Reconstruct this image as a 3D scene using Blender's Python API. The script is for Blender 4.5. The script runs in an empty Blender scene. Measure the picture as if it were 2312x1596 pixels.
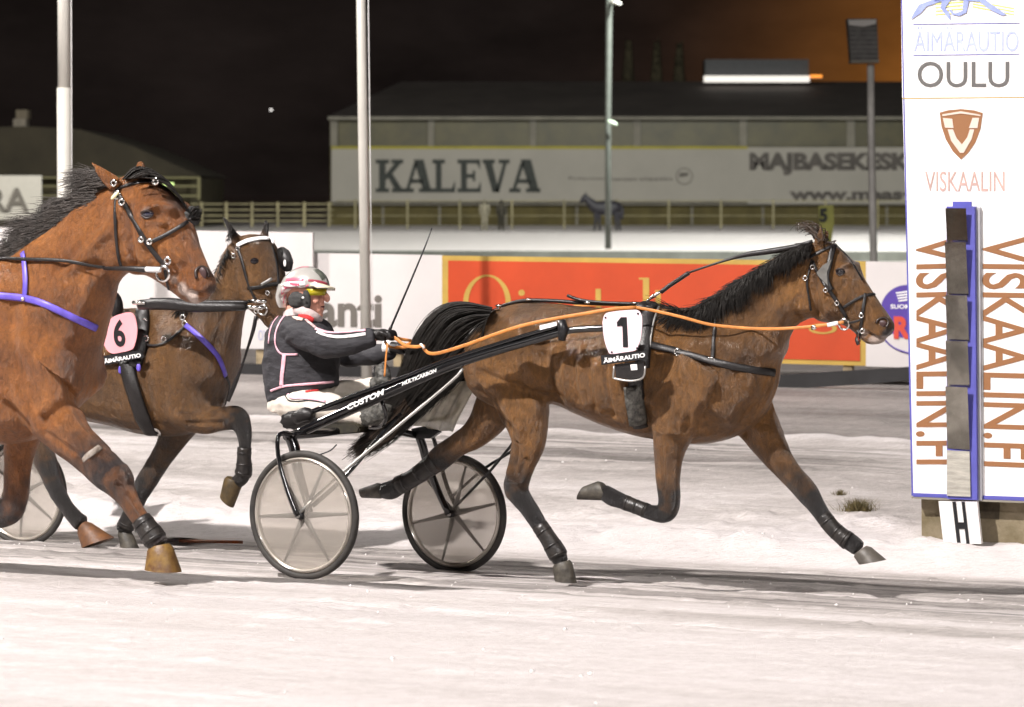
import bpy, bmesh, math, random
import numpy as np
from mathutils import Vector, Matrix
from mathutils.bvhtree import BVHTree
random.seed(7)
rng = np.random.default_rng(11)
scene = bpy.context.scene
COL = scene.collection

# ---------------------------------------------------------------- camera
F = 7452.0                      # focal length in units of a 2312 wide picture
HZ = 440.0                      # horizon row
CAMZ = 2.1
PITCH = math.atan((798 - HZ) / F)
cd = bpy.data.cameras.new('camera')
cd.sensor_width = 36; cd.sensor_fit = 'HORIZONTAL'; cd.lens = F / 2312 * 36
cd.clip_start = 0.5; cd.clip_end = 3000
cd.dof.use_dof = True; cd.dof.focus_distance = 18.0; cd.dof.aperture_fstop = 4.5
cam = bpy.data.objects.new('camera', cd); COL.objects.link(cam)
cam.location = (0, 0, CAMZ); cam.rotation_euler = (math.pi / 2 - PITCH, 0, 0)
scene.camera = cam
scene.view_settings.view_transform = 'Standard'
scene.view_settings.look = 'None'
scene.view_settings.exposure = 0.32
scene.cycles.use_denoising = True
scene.view_settings.gamma = 1.0

# ---------------------------------------------------------------- world: dark night sky with a town's glow low on the right
w = bpy.data.worlds.new('World'); scene.world = w; w.use_nodes = True
nt = w.node_tree; nt.nodes.clear()
def N(nt, t, **k):
    n = nt.nodes.new(t)
    for a, b in k.items(): setattr(n, a, b)
    return n
def math_node(nt, op, a, b=None, c=None, clamp=False):
    n = N(nt, 'ShaderNodeMath', operation=op); n.use_clamp = clamp
    for i, v in enumerate((a, b, c)):
        if v is None: continue
        if isinstance(v, (int, float)): n.inputs[i].default_value = v
        else: nt.links.new(v, n.inputs[i])
    return n.outputs[0]
tc = N(nt, 'ShaderNodeTexCoord'); sx = N(nt, 'ShaderNodeSeparateXYZ')
nt.links.new(tc.outputs['Generated'], sx.inputs[0])
az = math_node(nt, 'ARCTAN2', sx.outputs[0], sx.outputs[1])
da = math_node(nt, 'SUBTRACT', az, 0.150)
e1 = math_node(nt, 'MULTIPLY', math_node(nt, 'MULTIPLY', da, da), -1 / (0.058 ** 2))
ga = math_node(nt, 'EXPONENT', e1)
ez = math_node(nt, 'MULTIPLY', math_node(nt, 'ABSOLUTE', sx.outputs[2]), -13.0)
ge = math_node(nt, 'EXPONENT', ez)
glow = math_node(nt, 'MULTIPLY', ga, ge)
c1 = N(nt, 'ShaderNodeMixRGB', blend_type='MIX'); nt.links.new(glow, c1.inputs[0])
c1.inputs[1].default_value = (0.0085, 0.0062, 0.0055, 1)
c1.inputs[2].default_value = (0.27, 0.092, 0.012, 1)
bg = N(nt, 'ShaderNodeBackground'); bg.inputs[1].default_value = 1.0
skn = N(nt, 'ShaderNodeTexNoise'); skn.inputs['Scale'].default_value = 16; skn.inputs['Detail'].default_value = 5; skn.inputs['Roughness'].default_value = 0.6
smp = N(nt, 'ShaderNodeMapping'); smp.inputs['Scale'].default_value = (1, 1, 2.2); nt.links.new(tc.outputs['Generated'], smp.inputs[0]); nt.links.new(smp.outputs[0], skn.inputs[0])
skm = N(nt, 'ShaderNodeMixRGB', blend_type='MULTIPLY'); skm.inputs[0].default_value = 1
srp = N(nt, 'ShaderNodeMapRange'); srp.inputs['From Min'].default_value = .3; srp.inputs['From Max'].default_value = .7; srp.inputs['To Min'].default_value = .55; srp.inputs['To Max'].default_value = 1.35
nt.links.new(skn.outputs[0], srp.inputs[0]); nt.links.new(c1.outputs[0], skm.inputs[1]); nt.links.new(srp.outputs[0], skm.inputs[2])
nt.links.new(skm.outputs[0], bg.inputs[0])
wo = N(nt, 'ShaderNodeOutputWorld'); nt.links.new(bg.outputs[0], wo.inputs[0])

# ---------------------------------------------------------------- floodlights round the track
def spot(name, loc, target, power, size, blend=0.5, angle=70, color=(1, 0.95, 0.9)):
    ld = bpy.data.lights.new(name, 'SPOT'); ld.energy = power; ld.shadow_soft_size = size
    ld.spot_size = math.radians(angle); ld.spot_blend = blend; ld.color = color
    o = bpy.data.objects.new(name, ld); COL.objects.link(o); o.location = loc
    d = Vector(target) - Vector(loc)
    o.rotation_euler = d.to_track_quat('-Z', 'Y').to_euler()
    return o
spot('floodlight', (-12.5, 7.5, 18.5), (0.8, 18.5, 0.3), 37000, 0.35, angle=95, color=(1, 0.945, 0.915))
spot('floodlight', (9, -12, 17), (0, 22, 0.5), 12500, 1.2, angle=85, color=(1, 0.955, 0.935))
spot('floodlight', (-14, 30, 14), (4, 31, 0.0), 9000, 0.8, angle=100, color=(1, 0.95, 0.9))
spot('floodlight', (8, 93, 13), (3, 113, 0.5), 33000, 0.6, angle=140, color=(0.97, 1.0, 0.94))
spot('floodlight', (-22, 88, 20), (6, 140, 2), 24000, 0.6, angle=110, color=(1.0, 0.97, 0.86))

# ---------------------------------------------------------------- geometry frame
YAW = math.radians(26)
NV = Vector((math.sin(YAW), math.cos(YAW), 0))      # away from the camera, across the track
TV = Vector((math.cos(YAW), -math.sin(YAW), 0))     # direction of travel
CP = Vector((0, 0, CAMZ))
UPc = Vector((0, math.sin(PITCH), math.cos(PITCH))); FW = Vector((0, math.cos(PITCH), -math.sin(PITCH)))
def ray(px, py):
    return Vector((1, 0, 0)) * ((px - 1156) / F) - UPc * ((py - 798) / F) + FW
def P(px, py, v):
    d = ray(px, py); return CP + d * (v / NV.dot(d))
def PY(px, py, Y):
    d = ray(px, py); return CP + d * (Y / d.y)
def mpp(p):                                          # metres per picture unit at a point
    return (p - CP).dot(FW) / F

VS = [0, 5, 9, 11, 13.9, 15.7, 17.2, 18.0, 18.7, 19.1, 19.6, 20.3, 22, 24, 24.3, 24.6, 29.6, 40, 85, 99, 107, 130, 400, 3000]
ZS = [.85, .62, .42, .33, .17, 0, -.10, -.15, -.155, -.02, -.075, .0, .075, .15, .20, .13, .29, .30, .30, .30, .86, .86, .86, .86]
def gz(v): return np.interp(v, VS, ZS)
def G(px, py, lo=8.0, hi=60.0):                     # where a picture ray meets the ground profile
    d = ray(px, py)
    for _ in range(60):
        m = (lo + hi) / 2; p = CP + d * (m / NV.dot(d))
        if p.z > gz(m): lo = m
        else: hi = m
    return CP + d * (lo / NV.dot(d))

# ---------------------------------------------------------------- object helpers
def tag(o, label=None, cat=None, group=None, kind=None):
    if label: o['label'] = label
    if cat: o['category'] = cat
    if group: o['group'] = group
    if kind: o['kind'] = kind
    return o
def thing(name, loc, label, cat, group=None):
    o = bpy.data.objects.new(name, None); COL.objects.link(o); o.location = loc
    o.empty_display_size = 0.1
    return tag(o, label, cat, group)
def put(name, me, mats, parent=None, smooth=True, origin=None):
    """mesh in world coordinates -> object, parented so that it stays where it is"""
    if not isinstance(mats, (list, tuple)): mats = [mats]
    me.materials.clear()
    for m in mats: me.materials.append(m)
    me.polygons.foreach_set('use_smooth', [bool(smooth)] * len(me.polygons))
    o = bpy.data.objects.new(name, me); COL.objects.link(o)
    if parent is not None:
        o.parent = parent
        b = Vector((0, 0, 0)); q = parent
        while q is not None: b += q.location; q = q.parent
        o.location = -b
    elif origin is not None:
        me.transform(Matrix.Translation(-Vector(origin))); o.location = origin
    return o
def bm_mesh(bm, name='mesh'):
    bmesh.ops.recalc_face_normals(bm, faces=bm.faces)
    me = bpy.data.meshes.new(name); bm.to_mesh(me); bm.free(); return me
def split_smooth(o, ang=40):
    me = o.data
    me.polygons.foreach_set('use_smooth', [True] * len(me.polygons))
    bm = bmesh.new(); bm.from_mesh(me)
    for e in bm.edges:
        if len(e.link_faces) == 2 and e.calc_face_angle(0) > math.radians(ang): e.smooth = False
    bm.to_mesh(me); bm.free(); return o

def catmull(rows, k=5):
    r = np.array(rows, float); out = []
    n = len(r)
    if n < 3:
        return [list(r[0] + (r[-1] - r[0]) * t) for t in np.linspace(0, 1, k + 1)]
    for i in range(n - 1):
        p0 = r[i - 1] if i > 0 else 2 * r[0] - r[1]
        p1, p2 = r[i], r[i + 1]
        p3 = r[i + 2] if i + 2 < n else 2 * r[-1] - r[-2]
        for t in np.linspace(0, 1, k, endpoint=False):
            out.append(0.5 * ((2 * p1) + (-p0 + p2) * t + (2 * p0 - 5 * p1 + 4 * p2 - p3) * t * t + (-p0 + 3 * p1 - 3 * p2 + p3) * t ** 3))
    out.append(r[-1]); return [list(x) for x in out]
def loft(bm, rings, cap=True, closed=False):
    vs = [[bm.verts.new(p) for p in r] for r in rings]
    n = len(vs[0]); m = len(vs)
    for i in range(m if closed else m - 1):
        a = vs[i]; b = vs[(i + 1) % m]
        for j in range(n):
            bm.faces.new((a[j], a[(j + 1) % n], b[(j + 1) % n], b[j]))
    if cap and not closed:
        for r in (vs[0], vs[-1]):
            c = sum((v.co for v in r), Vector()) / n
            cv = bm.verts.new(c)
            for j in range(n): bm.faces.new((r[j], r[(j + 1) % n], cv))
def ellring(c, A, B, n=20, egg=0.0):
    out = []
    for j in range(n):
        t = 2 * math.pi * j / n
        w_ = 1 - egg * math.cos(t)
        out.append(c + A * math.cos(t) + B * math.sin(t) * w_)
    return out
def frames(pts):
    T = []
    for i in range(len(pts)):
        a = pts[max(i - 1, 0)]; b = pts[min(i + 1, len(pts) - 1)]
        d = (b - a); T.append(d.normalized() if d.length > 1e-9 else Vector((0, 0, 1)))
    return T
def tube(bm, pts, r, n=8, flat=1.0, ref=None, cap=True):
    """tube along 3D points; r a number or list; flat scales the axis across ref"""
    pts = [Vector(p) for p in pts]
    if not isinstance(r, (list, tuple)): r = [r] * len(pts)
    T = frames(pts)
    up = ref.copy() if ref is not None else (Vector((0, 0, 1)) if abs(T[0].z) < 0.9 else Vector((1, 0, 0)))
    rings = []
    for p, t, rr in zip(pts, T, r):
        a = t.cross(up)
        if a.length < 1e-5: a = t.cross(Vector((0.3, 0.7, 0.1)))
        a.normalize(); b = a.cross(t).normalized()
        if ref is None: up = b
        rings.append(ellring(p, a * rr, b * rr * flat, n))
    loft(bm, rings, cap)
def tube_obj(name, pts, r, mat, parent=None, n=8, flat=1.0, ref=None, k=0, origin=None):
    if k:
        rr = r if isinstance(r, (list, tuple)) else [r] * len(pts)
        q = catmull([list(p) + [x] for p, x in zip(pts, rr)], k)
        pts = [Vector(x[:3]) for x in q]; r = [max(x[3], 1e-4) for x in q]
    bm = bmesh.new(); tube(bm, pts, r, n, flat, ref)
    return put(name, bm_mesh(bm), mat, parent, origin=origin)
def prism(bm, pts, off):
    """polygon (3D points) extruded by off, points kept in order"""
    a = [bm.verts.new(p) for p in pts]; b = [bm.verts.new(Vector(p) + off) for p in pts]
    n = len(a); bm.faces.new(a); bm.faces.new(list(reversed(b)))
    for i in range(n): bm.faces.new((a[i], b[i], b[(i + 1) % n], a[(i + 1) % n]))
def prism_obj(name, pts, off, mat, parent=None, origin=None, bevel=0.0):
    bm = bmesh.new(); prism(bm, pts, off)
    if bevel: bmesh.ops.bevel(bm, geom=bm.edges[:], offset=bevel, segments=2, affect='EDGES')
    return put(name, bm_mesh(bm), mat, parent, smooth=False, origin=origin)
def vpoly(pts, v): return [P(x, y, v) for x, y in pts]
def box_bm(bm, c, ax, ay, az_):
    c = Vector(c)
    vs = [bm.verts.new(c + ax * i + ay * j + az_ * k) for i in (-1, 1) for j in (-1, 1) for k in (-1, 1)]
    for f in ((0, 1, 3, 2), (4, 6, 7, 5), (0, 4, 5, 1), (2, 3, 7, 6), (0, 2, 6, 4), (1, 5, 7, 3)):
        bm.faces.new([vs[i] for i in f])
def blob(bm, c, ax, ay, az_, seg=16, rings=10):
    c = Vector(c); R = []
    for i in range(1, rings):
        t = math.pi * i / rings
        R.append([c + az_ * math.cos(t) + (ax * math.cos(2 * math.pi * j / seg) + ay * math.sin(2 * math.pi * j / seg)) * math.sin(t) for j in range(seg)])
    loft(bm, R, True)

# text: glyph outlines turned to mesh, fitted into a box O, right R (full width), up U (full height)
def text_mesh(s, bold=0.0):
    cu = bpy.data.curves.new('t', 'FONT'); cu.body = s; cu.offset = bold; cu.resolution_u = 4
    o = bpy.data.objects.new('t', cu); COL.objects.link(o)
    dg = bpy.context.evaluated_depsgraph_get(); dg.update()
    me = bpy.data.meshes.new_from_object(o.evaluated_get(dg))
    bpy.data.objects.remove(o); bpy.data.curves.remove(cu)
    return me
def text(name, s, O, R, U, mat, parent, bold=0.0, thick=0.003, rot=0, nrm=None):
    me = text_mesh(s, bold)
    co = np.zeros(len(me.vertices) * 3); me.vertices.foreach_get('co', co); co = co.reshape(-1, 3)
    x = co[:, 0]; y = co[:, 1]
    if rot == -90: x, y = y.copy(), -x.copy()       # reading downwards
    x = (x - x.min()) / (x.max() - x.min()); y = (y - y.min()) / (y.max() - y.min())
    O, R, U = Vector(O), Vector(R), Vector(U)
    Nn = nrm if nrm is not None else R.cross(U).normalized()
    if Nn.dot(CP - O) < 0: Nn = -Nn
    base = np.outer(x, R) + np.outer(y, U) + np.array(O)
    me.vertices.foreach_set('co', (base + np.array(Nn) * thick).ravel())
    bm = bmesh.new(); bm.from_mesh(me)
    r = bmesh.ops.extrude_face_region(bm, geom=bm.faces[:])
    for v in r['geom']:
        if isinstance(v, bmesh.types.BMVert): v.co -= Nn * (thick * 0.8)
    bmesh.ops.recalc_face_normals(bm, faces=bm.faces)
    bm.to_mesh(me); bm.free()
    return put(name, me, mat, parent, smooth=False)
def text_px(name, s, x0, y0, x1, y1, v, mat, parent, plane='v', y0b=None, y1b=None, **k):
    """text in the picture box x0..x1, y0 top .. y1 bottom (left side) on plane v; y0b,y1b for the right side"""
    Q = P if plane == 'v' else PY
    BL = Q(x0, y1, v); BR = Q(x1, y1 if y1b is None else y1b, v); TL = Q(x0, y0, v)
    return text(name, s, BL, BR - BL, TL - BL, mat, parent, **k)

# ---------------------------------------------------------------- materials
def mat(name, c, rough=0.6, metal=0.0, var=0.0, vscale=6.0, c2=None, bump=0.0, bscale=40.0, emit=None, alpha=1.0, spec=0.5, stretch=None, coat=0.0):
    m = bpy.data.materials.new(name); m.use_nodes = True; t = m.node_tree
    b = t.nodes['Principled BSDF']
    b.inputs['Roughness'].default_value = rough; b.inputs['Metallic'].default_value = metal
    b.inputs['Specular IOR Level'].default_value = spec
    b.inputs['Base Color'].default_value = (*c, 1); b.inputs['Alpha'].default_value = alpha
    if coat: b.inputs['Coat Weight'].default_value = coat; b.inputs['Coat Roughness'].default_value = 0.12
    co = None
    if var or bump or c2:
        co = N(t, 'ShaderNodeTexCoord'); mp = N(t, 'ShaderNodeMapping')
        t.links.new(co.outputs['Object'], mp.inputs[0])
        if stretch: mp.inputs['Scale'].default_value = stretch
    if var or c2:
        n = N(t, 'ShaderNodeTexNoise'); n.inputs['Scale'].default_value = vscale; n.inputs['Detail'].default_value = 6
        n.inputs['Roughness'].default_value = 0.65
        t.links.new(mp.outputs[0], n.inputs[0])
        r = N(t, 'ShaderNodeValToRGB'); r.color_ramp.elements[0].position = 0.34; r.color_ramp.elements[1].position = 0.68
        d = c2 if c2 else tuple(x * (1 - var) for x in c)
        r.color_ramp.elements[0].color = (*d, 1)
        r.color_ramp.elements[1].color = (*(tuple(min(1, x * (1 + var)) for x in c)), 1)
        t.links.new(n.outputs[0], r.inputs[0]); t.links.new(r.outputs[0], b.inputs['Base Color'])
    if bump:
        n2 = N(t, 'ShaderNodeTexNoise'); n2.inputs['Scale'].default_value = bscale; n2.inputs['Detail'].default_value = 4
        t.links.new(mp.outputs[0], n2.inputs[0])
        bp = N(t, 'ShaderNodeBump'); bp.inputs['Strength'].default_value = bump; bp.inputs['Distance'].default_value = 0.01
        t.links.new(n2.outputs[0], bp.inputs['Height']); t.links.new(bp.outputs[0], b.inputs['Normal'])
    if emit:
        b.inputs['Emission Color'].default_value = (*emit[:3], 1); b.inputs['Emission Strength'].default_value = emit[3]
    return m
M = {}
M['black'] = mat('black_plastic', (0.012, 0.012, 0.014), 0.38, var=0.3, vscale=20, bump=0.1)
M['leather'] = mat('black_leather', (0.014, 0.012, 0.012), 0.42, var=0.4, vscale=25, bump=0.3, bscale=90)
M['carbon'] = mat('carbon_tube', (0.008, 0.008, 0.009), 0.14, var=0.2, coat=0.6)
M['chrome'] = mat('chrome', (0.75, 0.73, 0.70), 0.18, 1.0, var=0.1)
M['steel'] = mat('dull_steel', (0.45, 0.44, 0.42), 0.4, 0.8, var=0.2)
M['orange'] = mat('orange_rein', (0.60, 0.23, 0.055), 0.5, var=0.2, vscale=14)
M['pink'] = mat('pale_pink_plate', (0.92, 0.70, 0.76), 0.35, var=0.03)
M['pink6'] = mat('pink_plate', (0.88, 0.37, 0.41), 0.35, var=0.04)
M['pinkc'] = mat('pink_cloth', (0.85, 0.48, 0.56), 0.8, var=0.15, vscale=30)
M['white'] = mat('white_paint', (0.82, 0.79, 0.78), 0.5, var=0.03, vscale=3)
M['wht_txt'] = mat('white_print', (0.88, 0.87, 0.86), 0.5)
M['purple'] = mat('purple_strap', (0.13, 0.09, 0.52), 0.45, var=0.25, vscale=18)
M['tyre'] = mat('tyre_rubber', (0.016, 0.015, 0.014), 0.7, var=0.4, c2=(0.05, 0.045, 0.04), vscale=9, bump=0.2)
M['rim'] = mat('wheel_rim', (0.42, 0.38, 0.33), 0.35, 0.35, var=0.2)
M['spoke'] = mat('grey_spoke', (0.14, 0.135, 0.13), 0.5, var=0.2)
M['mud'] = mat('muddy_rubber', (0.016, 0.016, 0.015), 0.5, c2=(0.13, 0.125, 0.11), vscale=45, bump=0.8, bscale=60)
M['hoofdk'] = mat('dark_hoof', (0.075, 0.066, 0.052), 0.55, var=0.35, c2=(0.03, 0.026, 0.022), vscale=22, bump=0.4)
M['hooftan'] = mat('tan_hoof_boot', (0.26, 0.155, 0.035), 0.5, c2=(0.10, 0.045, 0.018), vscale=16, bump=0.3)
M['eye'] = mat('dark_eye', (0.010, 0.008, 0.010), 0.06, spec=0.8)
M['nostril'] = mat('nostril_skin', (0.05, 0.022, 0.022), 0.5)
M['hair'] = mat('black_horse_hair', (0.014, 0.0115, 0.0095), 0.62, var=0.5, vscale=30, spec=0.3)
M['hairbr'] = mat('dark_brown_hair', (0.045, 0.028, 0.018), 0.45, var=0.4, vscale=30)
M['cloth'] = mat('dark_grey_cloth', (0.034, 0.033, 0.038), 0.8, var=0.25, vscale=12, bump=1.0, bscale=16, stretch=(1, 1, 2.2))
M['trouser'] = mat('cream_trousers', (0.80, 0.74, 0.66), 0.6, c2=(0.62, 0.55, 0.47), vscale=9, bump=0.9, bscale=14)
M['skin'] = mat('face_skin', (0.62, 0.30, 0.22), 0.5, var=0.12, vscale=18)
M['redcloth'] = mat('red_cloth', (0.55, 0.03, 0.03), 0.8)
M['foam'] = mat('black_foam', (0.045, 0.045, 0.044), 0.85, var=0.4, vscale=30, bump=0.5)
M['goggle'] = mat('yellow_goggle', (0.50, 0.42, 0.02), 0.08, alpha=0.78, spec=0.8)
M['concrete'] = mat('stained_concrete', (0.30, 0.25, 0.17), 0.85, c2=(0.15, 0.12, 0.065), vscale=5, bump=0.5)
M['brown_txt'] = mat('brown_print', (0.30, 0.135, 0.055), 0.5)
M['wood'] = mat('weathered_wood', (0.32, 0.25, 0.15), 0.8, var=0.35, vscale=8, bump=0.4)

def coat_mat(name, c_hi, c_lo, c_dark, sweat=(0.26, 0.19, 0.14)):
    """short wet horse coat: browns broken up by clumps of hair, black points from the 'dark' attribute"""
    m = bpy.data.materials.new(name); m.use_nodes = True; t = m.node_tree; b = t.nodes['Principled BSDF']
    b.inputs['Specular IOR Level'].default_value = 0.5; b.inputs['Coat Weight'].default_value = 0.26; b.inputs['Coat Roughness'].default_value = 0.38
    co = N(t, 'ShaderNodeTexCoord')
    def noise(scale, det, rough, dist=0.0, sc=(1, 1, 1), rot=(0, 0, 0)):
        mp = N(t, 'ShaderNodeMapping'); t.links.new(co.outputs['Object'], mp.inputs[0]); mp.inputs['Scale'].default_value = sc; mp.inputs['Rotation'].default_value = rot
        n = N(t, 'ShaderNodeTexNoise'); n.inputs['Scale'].default_value = scale; n.inputs['Detail'].default_value = det; n.inputs['Roughness'].default_value = rough; n.inputs['Distortion'].default_value = dist
        t.links.new(mp.outputs[0], n.inputs[0]); return n.outputs[0]
    def ramp(f, p0, p1, a, c):
        r = N(t, 'ShaderNodeValToRGB'); r.color_ramp.elements[0].position = p0; r.color_ramp.elements[1].position = p1
        r.color_ramp.elements[0].color = (*a, 1); r.color_ramp.elements[1].color = (*c, 1); t.links.new(f, r.inputs[0]); return r.outputs[0]
    def mix(f, a, c, mode='MIX'):
        x = N(t, 'ShaderNodeMixRGB', blend_type=mode)
        for i, v in enumerate((f, a, c)):
            if isinstance(v, (int, float)): x.inputs[i].default_value = v
            elif isinstance(v, tuple): x.inputs[i].default_value = (*v, 1)
            else: t.links.new(v, x.inputs[i])
        return x.outputs[0]
    n1 = noise(3.6, 6, .62)
    n2 = noise(30, 7, .76, .5, (1.25, 1.25, .6), (0, .3, 0))       # hair clumps
    n3 = noise(90, 4, .8, 0, (1, 1, .45), (0, .3, 0))                 # single hairs
    n4 = noise(8.5, 6, .75, .3, (1, 1, .7))                           # dried sweat
    base = ramp(n1, .30, .68, c_lo, c_hi)
    col = mix(1.0, base, ramp(n2, .36, .68, (.66, .64, .62), (1.30, 1.28, 1.26)), 'MULTIPLY')
    col = mix(1.0, col, ramp(n3, .30, .72, (.78, .77, .76), (1.22, 1.22, 1.22)), 'MULTIPLY')
    sw = math_node(t, 'MULTIPLY', ramp(n4, .60, .82, (0, 0, 0), (1, 1, 1)), ramp(n2, .42, .66, (0, 0, 0), (.5, .5, .5)))
    col = mix(sw, col, sweat)
    at = N(t, 'ShaderNodeAttribute', attribute_name='dark')
    dk = mix(ramp(n2, .35, .7, (0, 0, 0), (1, 1, 1)), c_dark, tuple(x * 2.8 for x in c_dark))
    col = mix(at.outputs['Fac'], col, dk)
    at2 = N(t, 'ShaderNodeAttribute', attribute_name='pale')
    col = mix(at2.outputs['Fac'], col, (0.62, 0.50, 0.44))
    t.links.new(col, b.inputs['Base Color'])
    t.links.new(math_node(t, 'MULTIPLY_ADD', n4, .40, .17), b.inputs['Roughness'])
    hgt = math_node(t, 'ADD', math_node(t, 'MULTIPLY', n2, 1.0), math_node(t, 'MULTIPLY', n3, .45))
    bp = N(t, 'ShaderNodeBump'); bp.inputs['Strength'].default_value = 0.9; bp.inputs['Distance'].default_value = 0.028
    t.links.new(hgt, bp.inputs['Height']); t.links.new(bp.outputs[0], b.inputs['Normal']); t.links.new(bp.outputs[0], b.inputs['Coat Normal'])
    return m
M['coat1'] = coat_mat('bay_brown_coat', (0.255, 0.120, 0.034), (0.110, 0.052, 0.017), (0.007, 0.006, 0.006))
M['coat6'] = coat_mat('dark_bay_coat', (0.200, 0.096, 0.028), (0.078, 0.038, 0.014), (0.008, 0.0065, 0.006), (.20, .14, .10))
M['coatL'] = coat_mat('red_bay_coat', (0.36, 0.140, 0.036), (0.185, 0.064, 0.017), (0.012, 0.008, 0.008), (.44, .24, .16))
# ---------------------------------------------------------------- smooth value noise (numpy)
_tab = rng.random((256, 256))
def vnoise(x, y):
    xi = np.floor(x).astype(int); yi = np.floor(y).astype(int); fx = x - xi; fy = y - yi
    fx = fx * fx * (3 - 2 * fx); fy = fy * fy * (3 - 2 * fy)
    g = lambda a, b: _tab[a % 256, b % 256]
    return (g(xi, yi) * (1 - fx) + g(xi + 1, yi) * fx) * (1 - fy) + (g(xi, yi + 1) * (1 - fx) + g(xi + 1, yi + 1) * fx) * fy
def fbm(x, y, o=4):
    s = 0; a = 0.5; t = 0
    for i in range(o):
        s = s + a * vnoise(x * 2 ** i + 17 * i, y * 2 ** i + 31 * i); t += a; a *= 0.5
    return s / t
def sstep(a, b, x):
    t = np.clip((x - a) / (b - a), 0, 1); return t * t * (3 - 2 * t)
def bumpf(x, c, w_): return np.exp(-((x - c) / w_) ** 2)

# ---------------------------------------------------------------- snow ground
sm = bpy.data.materials.new('dirty_snow'); sm.use_nodes = True; t = sm.node_tree; b = t.nodes['Principled BSDF']
b.inputs['Roughness'].default_value = 0.75; b.inputs['Specular IOR Level'].default_value = 0.25
at = N(t, 'ShaderNodeAttribute', attribute_name='tone')
co = N(t, 'ShaderNodeTexCoord'); mp = N(t, 'ShaderNodeMapping'); mp.vector_type = 'POINT'
t.links.new(co.outputs['Object'], mp.inputs[0]); mp.inputs['Rotation'].default_value = (0, 0, YAW); mp.inputs['Scale'].default_value = (2.2, 9, 9)
nn = N(t, 'ShaderNodeTexNoise'); nn.inputs['Scale'].default_value = 3.2; nn.inputs['Detail'].default_value = 9; nn.inputs['Roughness'].default_value = 0.72
t.links.new(mp.outputs[0], nn.inputs[0])
mp2 = N(t, 'ShaderNodeMapping'); t.links.new(co.outputs['Object'], mp2.inputs[0]); mp2.inputs['Rotation'].default_value = (0, 0, YAW); mp2.inputs['Scale'].default_value = (9, 22, 22)
nf = N(t, 'ShaderNodeTexNoise'); nf.inputs['Scale'].default_value = 3.0; nf.inputs['Detail'].default_value = 6; nf.inputs['Roughness'].default_value = 0.8
t.links.new(mp2.outputs[0], nf.inputs[0])
off = math_node(t, 'ADD', math_node(t, 'MULTIPLY', math_node(t, 'SUBTRACT', nn.outputs[0], 0.5), 0.75), math_node(t, 'MULTIPLY', math_node(t, 'SUBTRACT', nf.outputs[0], 0.5), 0.7))
fac = math_node(t, 'ADD', at.outputs['Fac'], off, clamp=True)
rp = N(t, 'ShaderNodeValToRGB'); cr = rp.color_ramp
cr.elements[0].position = 0.0; cr.elements[0].color = (0.14, 0.125, 0.115, 1)
cr.elements[1].position = 1.0; cr.elements[1].color = (0.88, 0.822, 0.812, 1)
e = cr.elements.new(0.35); e.color = (0.33, 0.30, 0.285, 1)
e = cr.elements.new(0.7); e.color = (0.66, 0.605, 0.58, 1)
t.links.new(fac, rp.inputs[0]); t.links.new(rp.outputs[0], b.inputs['Base Color'])
nb = N(t, 'ShaderNodeTexNoise'); nb.inputs['Scale'].default_value = 9; nb.inputs['Detail'].default_value = 8; nb.inputs['Roughness'].default_value = 0.75
t.links.new(mp.outputs[0], nb.inputs[0])
bp = N(t, 'ShaderNodeBump'); bp.inputs['Strength'].default_value = 0.8; bp.inputs['Distance'].default_value = 0.035
t.links.new(math_node(t, 'ADD', nb.outputs[0], math_node(t, 'MULTIPLY', nf.outputs[0], .5)), bp.inputs['Height']); t.links.new(bp.outputs[0], b.inputs['Normal'])
M['snow'] = sm

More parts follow.
